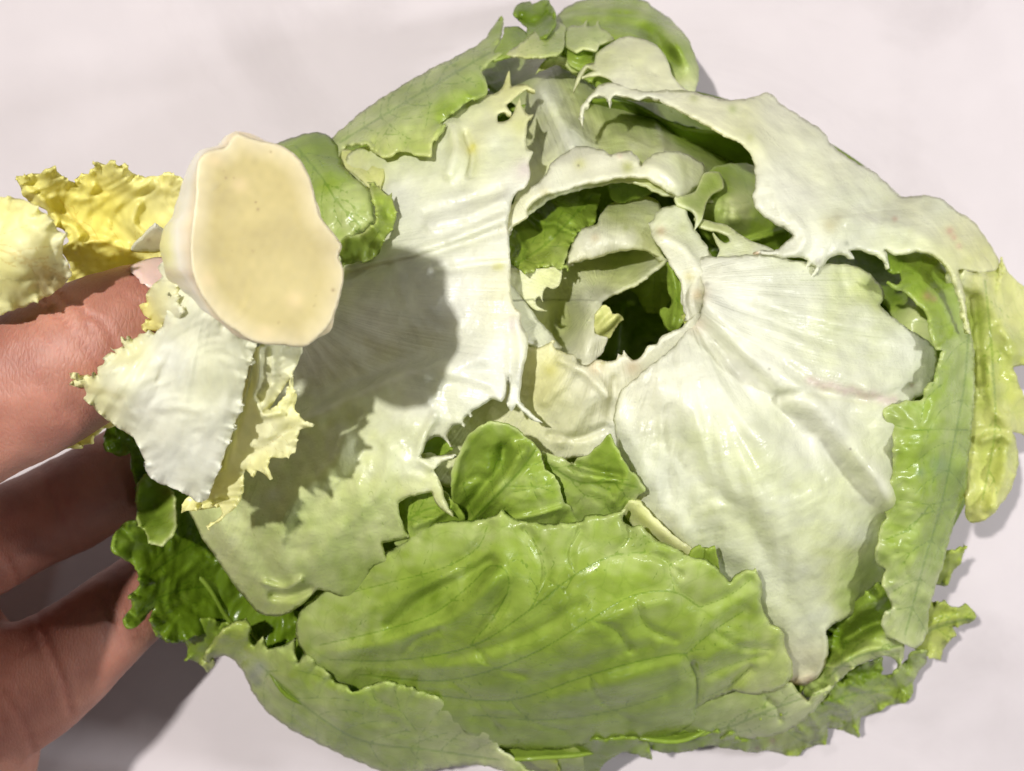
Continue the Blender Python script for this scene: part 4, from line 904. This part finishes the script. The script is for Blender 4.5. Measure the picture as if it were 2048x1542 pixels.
for q, (mp, mw) in enumerate(list(KV)[:9]):
    KV += [(v, min(.58, w * .55)) for v, w in vein_tree(mp[::6], 5, 62, 75, 300 + q, 2)[1:]]
leaf(HEAD, [(591, 1266), (593, 1245), (607, 1212), (634, 1192), (680, 1165), (740, 1120), (790, 1095), (815, 1079), (828, 1067), (869, 1047), (900, 1042), (962, 1038), (990, 1030), (1002, 1020), (1025, 1035), (1072, 1045), (1123, 1046), (1160, 1041), (1175, 1030), (1202, 1029), (1250, 1020), (1247, 1042), (1263, 1052), (1284, 1051), (1298, 1066),
            (1320, 1083), (1345, 1092), (1382, 1112), (1410, 1118), (1433, 1136), (1460, 1161), (1480, 1143), (1512, 1140), (1524, 1172), (1524, 1215), (1542, 1246), (1562, 1258), (1571, 1294), (1584, 1325), (1584, 1356), (1562, 1376), (1531, 1387), (1490, 1388), (1468, 1383), (1422, 1400), (1399, 1412), (1388, 1446), (1360, 1463), (1316, 1478),
            (1246, 1486), (1187, 1489), (1103, 1500), (1045, 1500), (980, 1490), (900, 1450), (800, 1410), (700, 1380), (640, 1340), (600, 1295)],
     [(600, 1250, 6), (634, 1195, 1), (740, 1125, 0), (830, 1070, 1.5), (1002, 1025, 4), (1160, 1041, 4), (1250, 1025, 4.5), (1300, 1070, 5), (1430, 1140, 6), (1510, 1145, 7), (1540, 1246, 6), (1584, 1330, 6), (1530, 1385, 4), (1420, 1398, 3), (1390, 1440, -4), (1250, 1483, -8), (1050, 1495, -4), (800, 1410, 4), (700, 1380, 5),
      (800, 1230, 9), (1000, 1200, 9), (1200, 1250, 11), (1400, 1250, 9), (1000, 1380, 8), (1250, 1400, 6), (700, 1280, 9)],
     [(620, 1240, 1.3), (700, 1200, 1.45), (830, 1100, 1.4), (960, 1060, 1.4), (1100, 1080, 1.45), (1250, 1050, 1.4), (1400, 1140, 1.4), (1510, 1160, 1.5), (1560, 1320, 1.3, .1), (1520, 1380, 1.25, .1), (850, 1190, 2.0), (1000, 1150, 1.85), (900, 1290, 1.75),
      (1150, 1220, 1.8), (1250, 1330, 1.85), (1350, 1400, 1.7), (1100, 1420, 1.8), (1450, 1280, 1.65), (850, 1370, 1.7)],
     step=4.5, pk=(.35, 110), fine=.03, veins=KV, vamp=.8, roll=(12, 2.5), rim=.35, jag=1.6, ruf=(.6, 90, 16),
     ridges=[([(780, 1250), (850, 1195), (930, 1150), (980, 1125)], 15, -2.38), ([(700, 1230), (800, 1190), (900, 1150)], 17, 1.26), ([(680, 1310), (800, 1275), (900, 1240), (1000, 1150)], 19, 1.82), ([(860, 1330), (980, 1280), (1090, 1190), (1200, 1130)], 23, 1.26), ([(950, 1340), (1100, 1290), (1220, 1230), (1330, 1200)], 24, 1.82), ([(900, 1320), (1050, 1270), (1160, 1210)], 13, -1.26),
             ([(1100, 1400), (1220, 1370), (1350, 1330)], 21, 1.54), ([(1060, 1370), (1200, 1320), (1300, 1290)], 13, -1.26), ([(1500, 1340), (1460, 1375), (1420, 1395)], 7, -1.76), ([(1388, 1330), (1398, 1370), (1390, 1420)], 7, -1.82), ([(1400, 1330), (1440, 1300), (1500, 1280)], 13, 0.97)],
     blobs=[(985, 1165, 34, 55, 35, 2.4), (1330, 1420, 60, 40, -10, 2.5)])
# lower-left outer leaf with lifted rim
leaf(HEAD, [(405, 1318), (423, 1286), (451, 1254), (490, 1237), (502, 1251), (500, 1271), (509, 1290), (517, 1280), (526, 1278), (537, 1296), (564, 1290), (592, 1277), (593, 1305), (595, 1328), (610, 1301), (634, 1325), (654, 1340), (673, 1364), (697, 1372), (705, 1384), (732, 1372), (763, 1362), (798, 1366), (830, 1376), (857, 1385),
            (888, 1399), (916, 1418), (947, 1438), (978, 1454), (983, 1469), (998, 1477), (999, 1497), (1018, 1508), (1045, 1528), (1066, 1545), (1040, 1560), (1000, 1540), (950, 1530), (890, 1536), (840, 1545), (775, 1545), (712, 1522), (634, 1486), (576, 1455), (533, 1422), (509, 1391), (494, 1360), (478, 1333), (459, 1314), (427, 1318), (423, 1334)],
     [(410, 1315, 46), (451, 1256, 56), (490, 1240, 58), (510, 1290, 54), (590, 1285, 60), (600, 1320, 62), (650, 1340, 64), (700, 1378, 66), (800, 1370, 70), (900, 1410, 66), (980, 1460, 58), (1020, 1510, 50), (1060, 1545, 44), (425, 1325, 40), (478, 1333, 38), (510, 1390, 34), (580, 1455, 32), (720, 1520, 32), (850, 1540, 34), (950, 1530, 38), (560, 1350, 54), (700, 1440, 54), (850, 1460, 56)],
     [(420, 1310, 1.5, .15), (460, 1260, 1.5, .15), (500, 1260, 1.7, .1), (520, 1340, 1.2), (590, 1290, 1.4), (600, 1380, 1.4), (700, 1420, 1.55), (800, 1390, 1.5), (900, 1430, 1.35), (980, 1480, 1.1), (800, 1500, 1.5), (900, 1510, 1.2), (1000, 1520, .9), (560, 1420, 1.5), (680, 1490, 1.6)], ab=True, follow=True,
     step=4.5, ruf=(1.4, 62, 14), rim=.4, roll=(18, 4), pk=(.5, 90),
     veins=vein_tree([(520, 1330), (620, 1420), (720, 1480), (860, 1500), (1000, 1520)], 8, 58, 130, 81) + [([(830, 1540), (840, 1470), (800, 1420), (790, 1380)], 1.0), ([(840, 1470), (880, 1420)], .8), ([(800, 1420), (750, 1400), (740, 1370)], .8)], vamp=.45,
     stains=[(505, 1350, 12, (.22, .28, .17)), (515, 1365, 9, (.20, .26, .16)), (520, 1335, 14, (.45, .5, .42))])
leaf(HEAD, [(590, 1270), (600, 1250), (640, 1290), (620, 1330), (598, 1335)], [(595, 1275, 50), (640, 1300, 52), (600, 1330, 48)], [(610, 1300, 2.3)], ab=True, follow=True, step=4)
leaf(HEAD, [(660, 1330), (700, 1350), (740, 1372), (740, 1392), (700, 1392), (670, 1370)], [(660, 1340, 58), (740, 1380, 60), (700, 1390, 56)], [(700, 1370, 2.4)], ab=True, follow=True, step=4)

# ------------------------------------------------------------------ the cut core in the hand
DZ = -10.0                         # how far the bundle hangs below its first layout height (mm)
bx, by, _ = P(430, 640, .12)
CORE = thing('lettuce_core', 'cut cream lettuce core with ragged white and yellow inner leaves, gripped by the hand', 'lettuce core', (bx, by, .105))

FACE = [(452, 292), (462, 276), (475, 266), (497, 274), (520, 281), (560, 290), (585, 305), (602, 322), (618, 352), (627, 380), (634, 410), (642, 434), (660, 458), (676, 478), (684, 494), (677, 514), (684, 530), (688, 552), (682, 585), (672, 620), (660, 648), (640, 671), (612, 692), (590, 694), (566, 690), (530, 689),
        (500, 680), (475, 664), (445, 643), (420, 615), (398, 580), (385, 545), (380, 500), (383, 455), (390, 400), (392, 350), (398, 318), (415, 303)]


def face_z(x, y):
    return 150 - 0.030 * (x - 525) - 0.004 * (y - 480) + DZ


def stem():
    f = spline(FACE, 10)
    c = f.mean(0)
    levels = [(0, 0, 1.0, 0.0), (-4, 0, 1.004, -1.0), (-24, -3, .985, -4.0), (-46, -4, .955, -8.0), (-66, 0, .91, -12.5), (-74, 18, .83, -18.0), (-76, 50, .68, -25.0), (-76, 85, .5, -31.0), (-76, 100, .25, -34.0)]
    rings = []
    for k, (dx, dy, s, dz) in enumerate(levels):
        p = c + (f - c) * s + np.c_[dx * (.30 + .75 * np.exp(-((f[:, 1] - 490) / 150.0) ** 2)), np.full(len(f), float(dy))]
        if k:
            a = np.arange(len(f)) / len(f) * 6.283
            p = p + (p - p.mean(0)) * (.03 * np.sin(a * 5 + k * .5) + .012 * np.sin(a * 13 + 2 + .4 * k) + .008 * np.sin(a * 23))[:, None]
        z = face_z(f[:, 0], f[:, 1]) + dz
        X, Y, Z = P(p[:, 0], p[:, 1], z / 1000)
        rings.append(np.c_[X, Y, Z])
    n = len(f)
    co = np.concatenate(rings)
    F = []
    for k in range(len(rings) - 1):
        for i in range(n):
            j = (i + 1) % n
            F.append((k * n + i, k * n + j, (k + 1) * n + j, (k + 1) * n + i))
    F.append(tuple(range((len(rings) - 1) * n, len(rings) * n)))
    tint = np.tile(np.array([.74, .70, .57]), (len(co), 1))
    lev = np.repeat(np.arange(len(rings)), n)
    tint[lev < 1] = (.66, .54, .34); tint[lev == 1] = (.70, .60, .42)
    px = np.tile(f, (len(rings), 1))
    w = np.exp(-(((px[:, 0] - 380) ** 2 + (px[:, 1] - 500) ** 2) / 60 ** 2)) * (lev > 2)
    tint = tint * (1 - .7 * w[:, None]) + np.array([.66, .64, .16]) * .7 * w[:, None]
    o = build_mesh('stem', co, F, M_STEM, CORE, tint)
    bpy.context.view_layer.objects.active = o
    import bmesh
    bm = bmesh.new(); bm.from_mesh(o.data); bmesh.ops.recalc_face_normals(bm, faces=bm.faces); bm.to_mesh(o.data); bm.free()
    return o


STEM = stem()
ff = [(np.array(p) - (532, 485)) * 1.0 + (532, 485) for p in FACE]
cf = leaf(STEM, [tuple(p) for p in ff], [(x, y, face_z(x, y) + .32) for x, y in [(400, 320), (600, 320), (400, 640), (650, 640), (525, 480)]],
          [(525, 480, 0)], ab=True, step=4, th=.6, mat=M_STEM, jag=.5, pk=(.10, 120), fine=.02, rim=0, name='cut_face', roll=(8, .3), blobs=[(525, 480, 110, 160, 0, -.3)])
me = cf.data
vv = np.empty(len(me.vertices) * 3); me.vertices.foreach_get('co', vv); vv = vv.reshape(-1, 3)
zz = vv[:, 2]; fx = vv[:, 0] / (FOV_K * (CAM_H - zz)) + 1024; fy = 771 - vv[:, 1] / (FOV_K * (CAM_H - zz))
ed, _ = seg_dist(fx, fy, spline(FACE, 10), True)
t = np.clip(ed / 46, 0, 1)[:, None]
tint = np.array([.45, .37, .165]) * t + np.array([.60, .505, .31]) * (1 - t)
tint = tint * (1 + .03 * snoise(fx, fy, 110, 5)[:, None] + .015 * snoise(fx, fy, 30, 6)[:, None])
rg = np.exp(-((fx - 600) / 90) ** 2 - ((fy - 560) / 130) ** 2)[:, None] * .5
tint = tint * (1 - rg) + np.array([.50, .42, .21]) * rg
rr = random.Random(4)
for sx, sy, sr in [(666, 580, 4.5), (516, 419, 3.5), (511, 405, 2.5), (506, 502, 2.5), (541, 303, 3), (629, 611, 2.5), (557, 645, 3), (600, 330, 2)] + [(rr.uniform(410, 650), rr.uniform(320, 660), rr.uniform(1.2, 2)) for _ in range(5)]:
    w = .8 * np.exp(-((fx - sx) ** 2 + (fy - sy) ** 2) / (sr * .75) ** 2)[:, None]
    tint = tint * (1 - w) + np.array([.20, .12, .06]) * w
for sx, sy, sr in [(590, 600, 16), (415, 560, 14), (480, 370, 16), (430, 320, 14), (420, 640, 12), (530, 665, 14)]:
    w = .5 * np.exp(-((fx - sx) ** 2 + (fy - sy) ** 2) / sr ** 2)[:, None]
    tint = tint * (1 - w) + np.array([.66, .50, .28]) * w
me.attributes['tint'].data.foreach_set('color', np.c_[np.clip(tint, 0, 1), np.ones(len(tint))].astype(np.float32).ravel())

# yellow ruffled leaf behind the thumb
leaf(CORE, [(31, 354), (52, 351), (78, 349), (97, 342), (112, 338), (122, 354), (134, 362), (146, 364), (149, 371), (158, 354), (166, 349), (178, 348), (189, 343), (190, 325), (206, 330), (223, 326), (238, 331), (249, 329), (262, 344), (275, 355), (311, 351), (360, 354), (380, 420), (370, 500), (340, 530), (300, 545), (262, 560), (200, 580),
            (150, 600), (120, 590), (135, 560), (141, 541), (135, 523), (127, 508), (117, 497), (137, 482), (122, 456), (99, 448), (91, 419), (65, 409), (47, 393), (40, 372)],
     [(31, 354, 120), (112, 340, 124), (150, 370, 118), (223, 328, 126), (275, 355, 122), (370, 420, 118), (340, 530, 112), (200, 575, 104), (130, 540, 108), (120, 500, 114), (60, 400, 117), (220, 430, 115), (200, 500, 111), (130, 420, 114)],
     [(40, 360, .5, .8), (110, 350, .4, .75), (150, 400, .3, .9), (225, 340, .3, .7), (210, 420, .2, 1), (210, 500, .2, .95), (280, 440, .2, .7), (330, 400, .1, .6), (150, 550, .5, .75), (130, 470, .4, .9)],
     ab=True, mat=M_CORE, step=3.5, jag=1.8, lift=DZ, ruf=(.9, 44, 12), pk=(.7, 60), rim=.3, th=.5,
     ridges=[([(45, 370), (85, 400), (120, 440), (150, 455), (160, 490)], 9, 1.65), ([(150, 400), (175, 395), (185, 375)], 9, 1.65), ([(235, 345), (265, 375), (305, 370)], 12, 1.65), ([(120, 500), (150, 480), (165, 470)], 8, 1.50), ([(160, 500), (180, 485), (230, 490), (255, 500)], 9, 1.50), ([(275, 410), (265, 450), (285, 470)], 11, 1.88), ([(105, 420), (140, 430)], 15, -1.50)],
     veins=vein_tree([(330, 500), (250, 500), (180, 470), (120, 400)], 4, 50, 70, 91), vamp=.15)
leaf(CORE, [(255, 503), (280, 480), (309, 452), (330, 470), (330, 500), (300, 503)], [(255, 503, 112), (309, 455, 124), (320, 500, 114)], [(290, 485, .05)], ab=True, mat=M_CORE, step=4, lift=DZ, stains=[(297, 480, 4, (.6, .55, .45))])
# big pale yellow petal close to the lens
leaf(CORE, [(-70, 410), (-10, 396), (26, 394), (47, 399), (73, 416), (99, 433), (112, 456), (136, 470), (124, 490), (130, 515), (141, 540), (137, 560), (114, 581), (65, 607), (26, 620), (-15, 635), (-80, 640)],
     [(-60, 420, 138), (26, 398, 140), (100, 440, 142), (138, 550, 134), (30, 615, 134), (-60, 630, 132), (40, 500, 144)],
     [(0, 410, .3, .6), (80, 430, .2, .5), (60, 500, .05, .35), (120, 520, .05, .25), (20, 560, .3, .55), (60, 590, .2, .5), (-40, 520, .2, .6)], ab=True, mat=M_CORE, step=4.5, lift=DZ, jag=2.2, ruf=(1.0, 60, 14), pk=(.7, 70),
     veins=vein_tree([(-60, 470), (0, 500), (60, 520), (110, 540)], 5, 42, 110, 93), vamp=.2, stains=[(95, 560, 30, (.62, .48, .22))])
# shaded yellow leaf below the thumb
leaf(CORE, [(106, 884), (113, 893), (126, 900), (138, 896), (150, 898), (170, 890), (188, 887), (190, 874), (200, 864), (207, 858), (228, 854), (260, 845), (270, 820), (200, 830), (150, 855)],
     [(106, 884, 98), (190, 880, 100), (260, 845, 106), (200, 835, 100)], [(150, 880, .5, .7), (230, 850, .4, .5)], ab=True, mat=M_CORE, step=4, lift=DZ, ruf=(.8, 40, 8))
# cream leaf on the right with spiky torn margin
leaf(CORE, [(495, 690), (512, 690), (560, 680), (605, 685), (600, 716), (590, 738), (580, 757), (566, 778), (554, 794), (540, 818), (552, 812), (556, 820), (559, 810), (567, 803), (573, 774), (577, 778), (588, 750), (589, 787), (593, 793), (590, 819), (606, 845), (626, 854), (596, 862), (591, 871), (592, 900), (570, 915), (538, 917), (531, 932),
            (540, 960), (518, 942), (508, 940), (506, 951), (492, 939), (484, 959), (483, 982), (466, 1014), (452, 1030), (414, 1058), (444, 1027), (437, 1011), (405, 1014), (362, 1026), (372, 996), (400, 985), (424, 933), (450, 852), (470, 768)],
     [(512, 690, 132), (600, 690, 128), (540, 800, 124), (588, 755, 126), (624, 854, 122), (540, 955, 121), (590, 900, 122), (510, 830, 122), (500, 940, 118), (470, 1010, 116), (415, 1056, 116), (362, 1025, 113), (430, 950, 112), (470, 800, 122)],
     [(540, 730, .2, .2), (590, 700, .15, .15), (585, 800, .3, .4), (600, 850, .2, .35), (540, 870, .15, .3), (540, 940, .3, .45), (470, 980, .3, .45), (400, 1015, .4, .5), (450, 900, .3, .3), (500, 820, .2, .3)], ab=True, mat=M_CORE, step=3.5, lift=DZ, jag=.8, pk=(.5, 60), ruf=(.9, 60, 10), rim=-.25,
     ridges=[([(520, 700), (515, 770), (500, 800)], 8, 1.6), ([(545, 700), (545, 760), (530, 810)], 10, 1.4), ([(505, 690), (500, 760), (480, 830), (445, 930)], 7, -3.5), ([(510, 800), (525, 830), (560, 825)], 7, 1.8), ([(500, 940), (530, 900), (575, 860)], 16, -1.4), ([(400, 1012), (440, 1000), (470, 1000)], 6, -1.6)],
     veins=[([(500, 900), (525, 895), (550, 880), (590, 850)], .6), ([(520, 890), (515, 870)], .5), ([(545, 880), (552, 900), (568, 905)], .6), ([(555, 875), (545, 850), (530, 845)], .5), ([(560, 870), (572, 880), (580, 895)], .5), ([(530, 895), (538, 915)], .5), ([(505, 900), (500, 930)], .5)], vamp=.15)
# broad white leaf hanging from the stem
leaf(CORE, [(340, 600), (327, 644), (307, 670), (277, 667), (274, 674), (244, 685), (249, 697), (226, 699), (232, 707), (217, 716), (206, 729), (194, 734), (196, 751), (170, 755), (142, 756), (163, 766), (149, 773), (169, 784), (164, 794), (184, 813), (213, 839), (239, 858), (262, 871), (278, 897), (291, 926), (291, 943), (311, 962), (340, 975), (372, 988),
            (395, 1004), (411, 1001), (424, 975), (444, 923), (463, 871), (483, 806), (492, 755), (508, 703), (510, 680), (489, 672), (457, 650), (424, 621), (392, 580), (365, 560)],
     [(350, 610, 136), (307, 672, 133), (230, 705, 132), (142, 757, 131), (165, 794, 128), (213, 839, 126), (280, 900, 124), (340, 975, 121), (400, 1003, 118), (463, 871, 126), (505, 700, 135), (424, 625, 140), (330, 780, 133), (400, 850, 130), (240, 770, 134), (420, 740, 136)],
     [(350, 640, .1, .1), (250, 700, .2, .35), (160, 765, .3, .45), (185, 800, .25, .35), (230, 760, .1, .12), (300, 800, 0), (340, 720, 0), (330, 930, 0, .02), (400, 990, .05, .08), (430, 760, .25, .12), (460, 820, .1, .05), (420, 900, 0, .03), (480, 700, .15, .12)], ab=True, mat=M_CORE, step=3.5, lift=DZ, th=.9, jag=1.6, pk=(.35, 80), rim=0, fine=.05,
     ridges=[([(380, 620), (330, 700), (270, 790), (235, 850)], 19, 0.81), ([(360, 680), (320, 770), (300, 860)], 16, -0.54), ([(450, 680), (460, 760), (440, 870), (400, 990)], 16, 0.63), ([(420, 680), (410, 780), (390, 880)], 21, -0.54), ([(200, 745), (230, 740), (270, 720)], 9, 0.63), ([(180, 790), (215, 790), (240, 800)], 8, -0.54)],
     ruf=(.9, 46, 9), veins=[([(300, 700), (250, 760), (220, 800)], .4), ([(280, 720), (230, 735), (205, 760)], .4)], vamp=.1, flow=(430, 520), ribs=.28)
# small yellow curl by the thumbnail
leaf(CORE, [(316, 536), (324, 525), (340, 520), (350, 560), (352, 590), (361, 632), (358, 646), (342, 645), (333, 632), (326, 650), (322, 668), (300, 660), (284, 659), (283, 650), (302, 640), (288, 629), (278, 611), (285, 607), (294, 611), (293, 588), (306, 570), (324, 552)],
     [(316, 536, 132), (345, 540, 136), (295, 595, 130), (280, 612, 128), (284, 655, 127), (320, 600, 135), (358, 640, 137), (322, 665, 129)], [(325, 540, .1, .1), (310, 590, .1, .35), (350, 620, .05, .15), (285, 612, .2, .75), (295, 650, .2, .75)], ab=True, mat=M_CORE, step=3.5, lift=DZ, ruf=(.7, 30, 7), jag=.9, th=.7)

# ------------------------------------------------------------------ the hand
hx2, hy2, _ = P(-120, 1350, .045)
HAND = thing('hand', 'bare hand reaching in, thumb pinching the cut core, fingers under the lettuce edge', 'hand', (hx2, hy2, .02))


def tube(chain, seg=24, sub=6):
    """closed tapered tube through (px, py, z mm, radius mm) with rounded ends"""
    pts = []
    for x, y, z, r in chain:
        X, Y, Z = P(x, y, z / 1000.0)
        pts.append((X, Y, Z, r / 1000.0))
    p = np.array(pts)
    q = []
    n = len(p)
    for i in range(n - 1):
        p0 = p[max(i - 1, 0)]; p1 = p[i]; p2 = p[i + 1]; p3 = p[min(i + 2, n - 1)]
        for k in range(sub):
            t = k / sub
            q.append(.5 * (2 * p1 + (p2 - p0) * t + (2 * p0 - 5 * p1 + 4 * p2 - p3) * t * t + (3 * p1 - p0 - 3 * p2 + p3) * t ** 3))
    q.append(p[-1])
    q = np.array(q)
    d0 = q[0, :3] - q[1, :3]; d0 /= np.linalg.norm(d0); d1 = q[-1, :3] - q[-2, :3]; d1 /= np.linalg.norm(d1)
    head = [np.r_[q[0, :3] + d0 * q[0, 3] * math.sin(a), q[0, 3] * math.cos(a)] for a in (1.45, 1.1, .7, .35)]
    tail = [np.r_[q[-1, :3] + d1 * q[-1, 3] * math.sin(a), q[-1, 3] * math.cos(a)] for a in (.35, .7, 1.1, 1.45)]
    q = np.array(head + list(q) + tail)
    V = []; F = []
    up = np.array([0, 0, 1.0])
    for i in range(len(q)):
        t = q[min(i + 1, len(q) - 1), :3] - q[max(i - 1, 0), :3]; t /= np.linalg.norm(t)
        a = np.cross(t, up); a /= np.linalg.norm(a); b = np.cross(a, t)
        for k in range(seg):
            c = k / seg * math.tau
            V.append(q[i, :3] + q[i, 3] * (a * math.cos(c) + b * math.sin(c) * .94))
    for i in range(len(q) - 1):
        for k in range(seg):
            j = (k + 1) % seg
            F.append((i * seg + k, i * seg + j, (i + 1) * seg + j, (i + 1) * seg + k))
    F.append(tuple(range(seg))[::-1]); F.append(tuple(range((len(q) - 1) * seg, len(q) * seg)))
    return V, F


CH = [
    [(-760, 1400, 66, 25), (-580, 1190, 88, 19), (-400, 1050, 99, 15.5), (-230, 925, 106, 13.2), (-90, 842, 108, 12.3), (20, 790, 109, 11.95), (110, 738, 109.5, 12.05), (200, 690, 109, 11.3), (280, 648, 107, 10.2), (335, 618, 106, 8.8)],
    [(-560, 1440, 44, 20), (-330, 1290, 44, 15), (-150, 1160, 46, 12.0), (-20, 1088, 46, 11.0), (60, 1046, 46, 10.6), (150, 1004, 46, 10.6), (230, 955, 46, 10.2), (330, 895, 40, 9.8), (420, 840, 32, 9.0), (480, 800, 26, 7.5)],
    [(-560, 1560, 42, 22), (-300, 1480, 42, 20), (-120, 1420, 42, 16.5), (20, 1385, 42, 14.5), (120, 1325, 42, 12.6), (190, 1268, 42, 11.0), (260, 1210, 37, 10.2), (350, 1140, 29, 9.6), (440, 1070, 22, 8.6), (500, 1030, 18, 7.2)],
    [(-600, 1720, 36, 20), (-330, 1660, 38, 24), (-140, 1560, 38, 21), (-90, 1440, 40, 18), (-130, 1300, 42, 16), (-170, 1200, 44, 13)],
    [(-560, 1800, 34, 18), (-340, 1820, 30, 18), (-150, 1830, 24, 14), (0, 1830, 18, 11), (120, 1800, 14, 9.5), (220, 1760, 12, 8)],
    [(-1500, 2100, 50, 26), (-1100, 1860, 48, 27), (-800, 1660, 46, 28), (-560, 1500, 46, 24)],
    [(-620, 1200, 86, 22), (-430, 1270, 90, 20), (-340, 1400, 84, 21), (-330, 1560, 66, 25), (-360, 1680, 50, 24)],  # thumb side of the palm, enlarged out of view to shade the fingers
    [(-330, 1000, 104, 13.5), (-250, 1100, 101, 13.5), (-215, 1230, 97, 14), (-240, 1360, 88, 16), (-290, 1480, 72, 18), (-330, 1600, 58, 20)],  # heel of the hand, raised out of view to block light from the fingers
    [(-280, 960, 104, 13), (-215, 1020, 102, 12), (-200, 1100, 98, 12.5), (-230, 1180, 90, 14)],  # unseen web mass, added to keep light off the fingers
    [(-300, 1200, 84, 16), (-290, 1260, 66, 16), (-260, 1320, 50, 15)],
]
V, F = [], []
for q, ch in enumerate(CH):
    if q in (1, 2, 3):        # fingers and palm lie lower than the thumb
        ch = [(x, y, max(z, r_ + 2), r_) for x, y, z, r_ in ch]
    v, f = tube(ch)
    o = len(V)
    V += [tuple(q) for q in v]
    F += [tuple(i + o for i in g) for g in f]
me = bpy.data.meshes.new('hand_body')
me.from_pydata(V, [], F)
tmp = bpy.data.objects.new('tmp_hand', me)
COL.objects.link(tmp)
m = tmp.modifiers.new('r', 'REMESH'); m.mode = 'VOXEL'; m.voxel_size = .0016; m.adaptivity = 0
m = tmp.modifiers.new('s', 'SMOOTH'); m.iterations = 8; m.factor = .5
m = tmp.modifiers.new('d', 'SUBSURF'); m.levels = 1; m.render_levels = 1
dg = bpy.context.evaluated_depsgraph_get()
hm = bpy.data.meshes.new_from_object(tmp.evaluated_get(dg))
bpy.data.objects.remove(tmp)
hm.name = 'skin_surface'
nv = len(hm.vertices)
co = np.empty(nv * 3); hm.vertices.foreach_get('co', co); co = co.reshape(-1, 3)
no = np.empty(nv * 3); hm.vertices.foreach_get('normal', no); no = no.reshape(-1, 3)
hpx = co[:, 0] / (FOV_K * (CAM_H - co[:, 2])) + 1024; hpy = 771 - co[:, 1] / (FOV_K * (CAM_H - co[:, 2]))
creases = [([(78, 588), (95, 612), (125, 640), (160, 680), (188, 715), (214, 760), (240, 800)], 4.5, .75, 1), ([(112, 580), (135, 605), (155, 612), (170, 630), (178, 655), (190, 668)], 4, .6, 1), ([(168, 625), (195, 638), (215, 665), (228, 690), (240, 720)], 4.5, .6, 1),
           ([(205, 635), (222, 660), (236, 690)], 4, .4, 1), ([(240, 580), (262, 600), (284, 608)], 3.5, .35, 1), ([(60, 640), (110, 690), (150, 740), (180, 790)], 3.5, .35, 1), ([(20, 660), (60, 720), (100, 790), (120, 840)], 3.5, .3, 1), ([(262, 542), (278, 560), (300, 580)], 4, .6, 1),
           ([(85, 940), (105, 990), (130, 1050), (150, 1100)], 7, .7, 0), ([(100, 935), (125, 985), (150, 1040), (170, 1090)], 6, .5, 0), ([(0, 1100), (25, 1140), (40, 1175)], 6, .7, 0),
           ([(74, 1228), (90, 1275), (108, 1320), (128, 1370), (140, 1425)], 5.5, .8, 0), ([(205, 1190), (225, 1230), (245, 1290)], 6, .5, 0), ([(0, 1385), (30, 1420), (60, 1480), (72, 1540)], 6, .5, 0), ([(-10, 1300), (30, 1310), (70, 1290)], 5, .35, 0)]
cr = np.zeros(nv)
vis = (no[:, 2] > -.05) & (hpx > -120) & (hpx < 420)
dz = np.zeros(nv)
for pts, w, a, top in creases:
    k = vis & ((co[:, 2] > .08) if top else (co[:, 2] < .08))
    d, _ = seg_dist(hpx[k], hpy[k], spline(pts, 8, closed=False))
    g = np.exp(-(d / w) ** 2)
    a = a * (.6 if top else .42); w = w * (1 if top else 1.4)
    dz[k] -= a * g - .28 * a * np.exp(-((d - 2.3 * w) / w) ** 2)
    cr[k] = np.maximum(cr[k], g * min(1, a * 1.6))
dz += .06 * snoise(hpx, hpy, 80, 401) + .012 * snoise(hpx, hpy, 22, 402, 16)
co = co + no * (dz / 1000)[:, None]
hm.vertices.foreach_set('co', co.ravel())
a = hm.attributes.new('crease', 'FLOAT', 'POINT'); a.data.foreach_set('value', cr.astype(np.float32))
hm.polygons.foreach_set('use_smooth', [True] * len(hm.polygons))
hm.materials.clear(); hm.materials.append(M_SKIN)
hm.update()
ho = bpy.data.objects.new('skin', hm)
COL.objects.link(ho); ho.parent = HAND; ho.matrix_parent_inverse = HAND.matrix_world.inverted()

# thumbnail, laid on the skin surface
tree = BVHTree.FromPolygons([tuple(c) for c in co], [tuple(p.vertices) for p in hm.polygons])
camv = Vector((0, 0, CAM_H))
NAIL = spline([(264, 545), (275, 557), (290, 571), (301, 578), (330, 580), (360, 570), (370, 545), (350, 530), (320, 524), (290, 530), (272, 537)], 3)
x0, y0 = NAIL.min(0); x1, y1 = NAIL.max(0)
gx, gy = np.meshgrid(np.arange(x0, x1, 3.0), np.arange(y0, y1, 3.0)); gx, gy = gx.ravel(), gy.ravel()
k = inside(gx, gy, NAIL); gx, gy = gx[k], gy[k]
d, _ = seg_dist(gx, gy, NAIL, True); gx, gy = gx[d > 1.6], gy[d > 1.6]
res = delaunay_2d_cdt([Vector(p) for p in NAIL.tolist()] + [Vector(p) for p in zip(gx.tolist(), gy.tolist())], [], [list(range(len(NAIL)))], 1, 1e-4)
nco = []
last = Vector(P(300, 560, .113))
for q in res[0]:
    tx, ty, tz = P(q[0], q[1], .06)
    hit = tree.ray_cast(camv, (Vector((tx, ty, tz)) - camv).normalized())
    if hit[0] is not None and hit[0].z > .085:
        last = hit[0] + Vector(hit[1]) * .0005
        nco.append(tuple(last))
    else:
        X, Y, Z = P(q[0], q[1], .107)
        nco.append((X, Y, Z))
nf = [tuple(f) for f in res[2]]
c3 = np.array(nco); e1 = c3[nf[0][1]] - c3[nf[0][0]]; e2 = c3[nf[0][2]] - c3[nf[0][0]]
if e1[0] * e2[1] - e1[1] * e2[0] < 0:
    nf = [f[::-1] for f in nf]
no_ = build_mesh('thumbnail', nco, nf, M_NAIL, HAND)
m = no_.modifiers.new('thickness', 'SOLIDIFY'); m.thickness = .0006; m.offset = .2
print('faces', _stats[0], 'hand verts', nv)
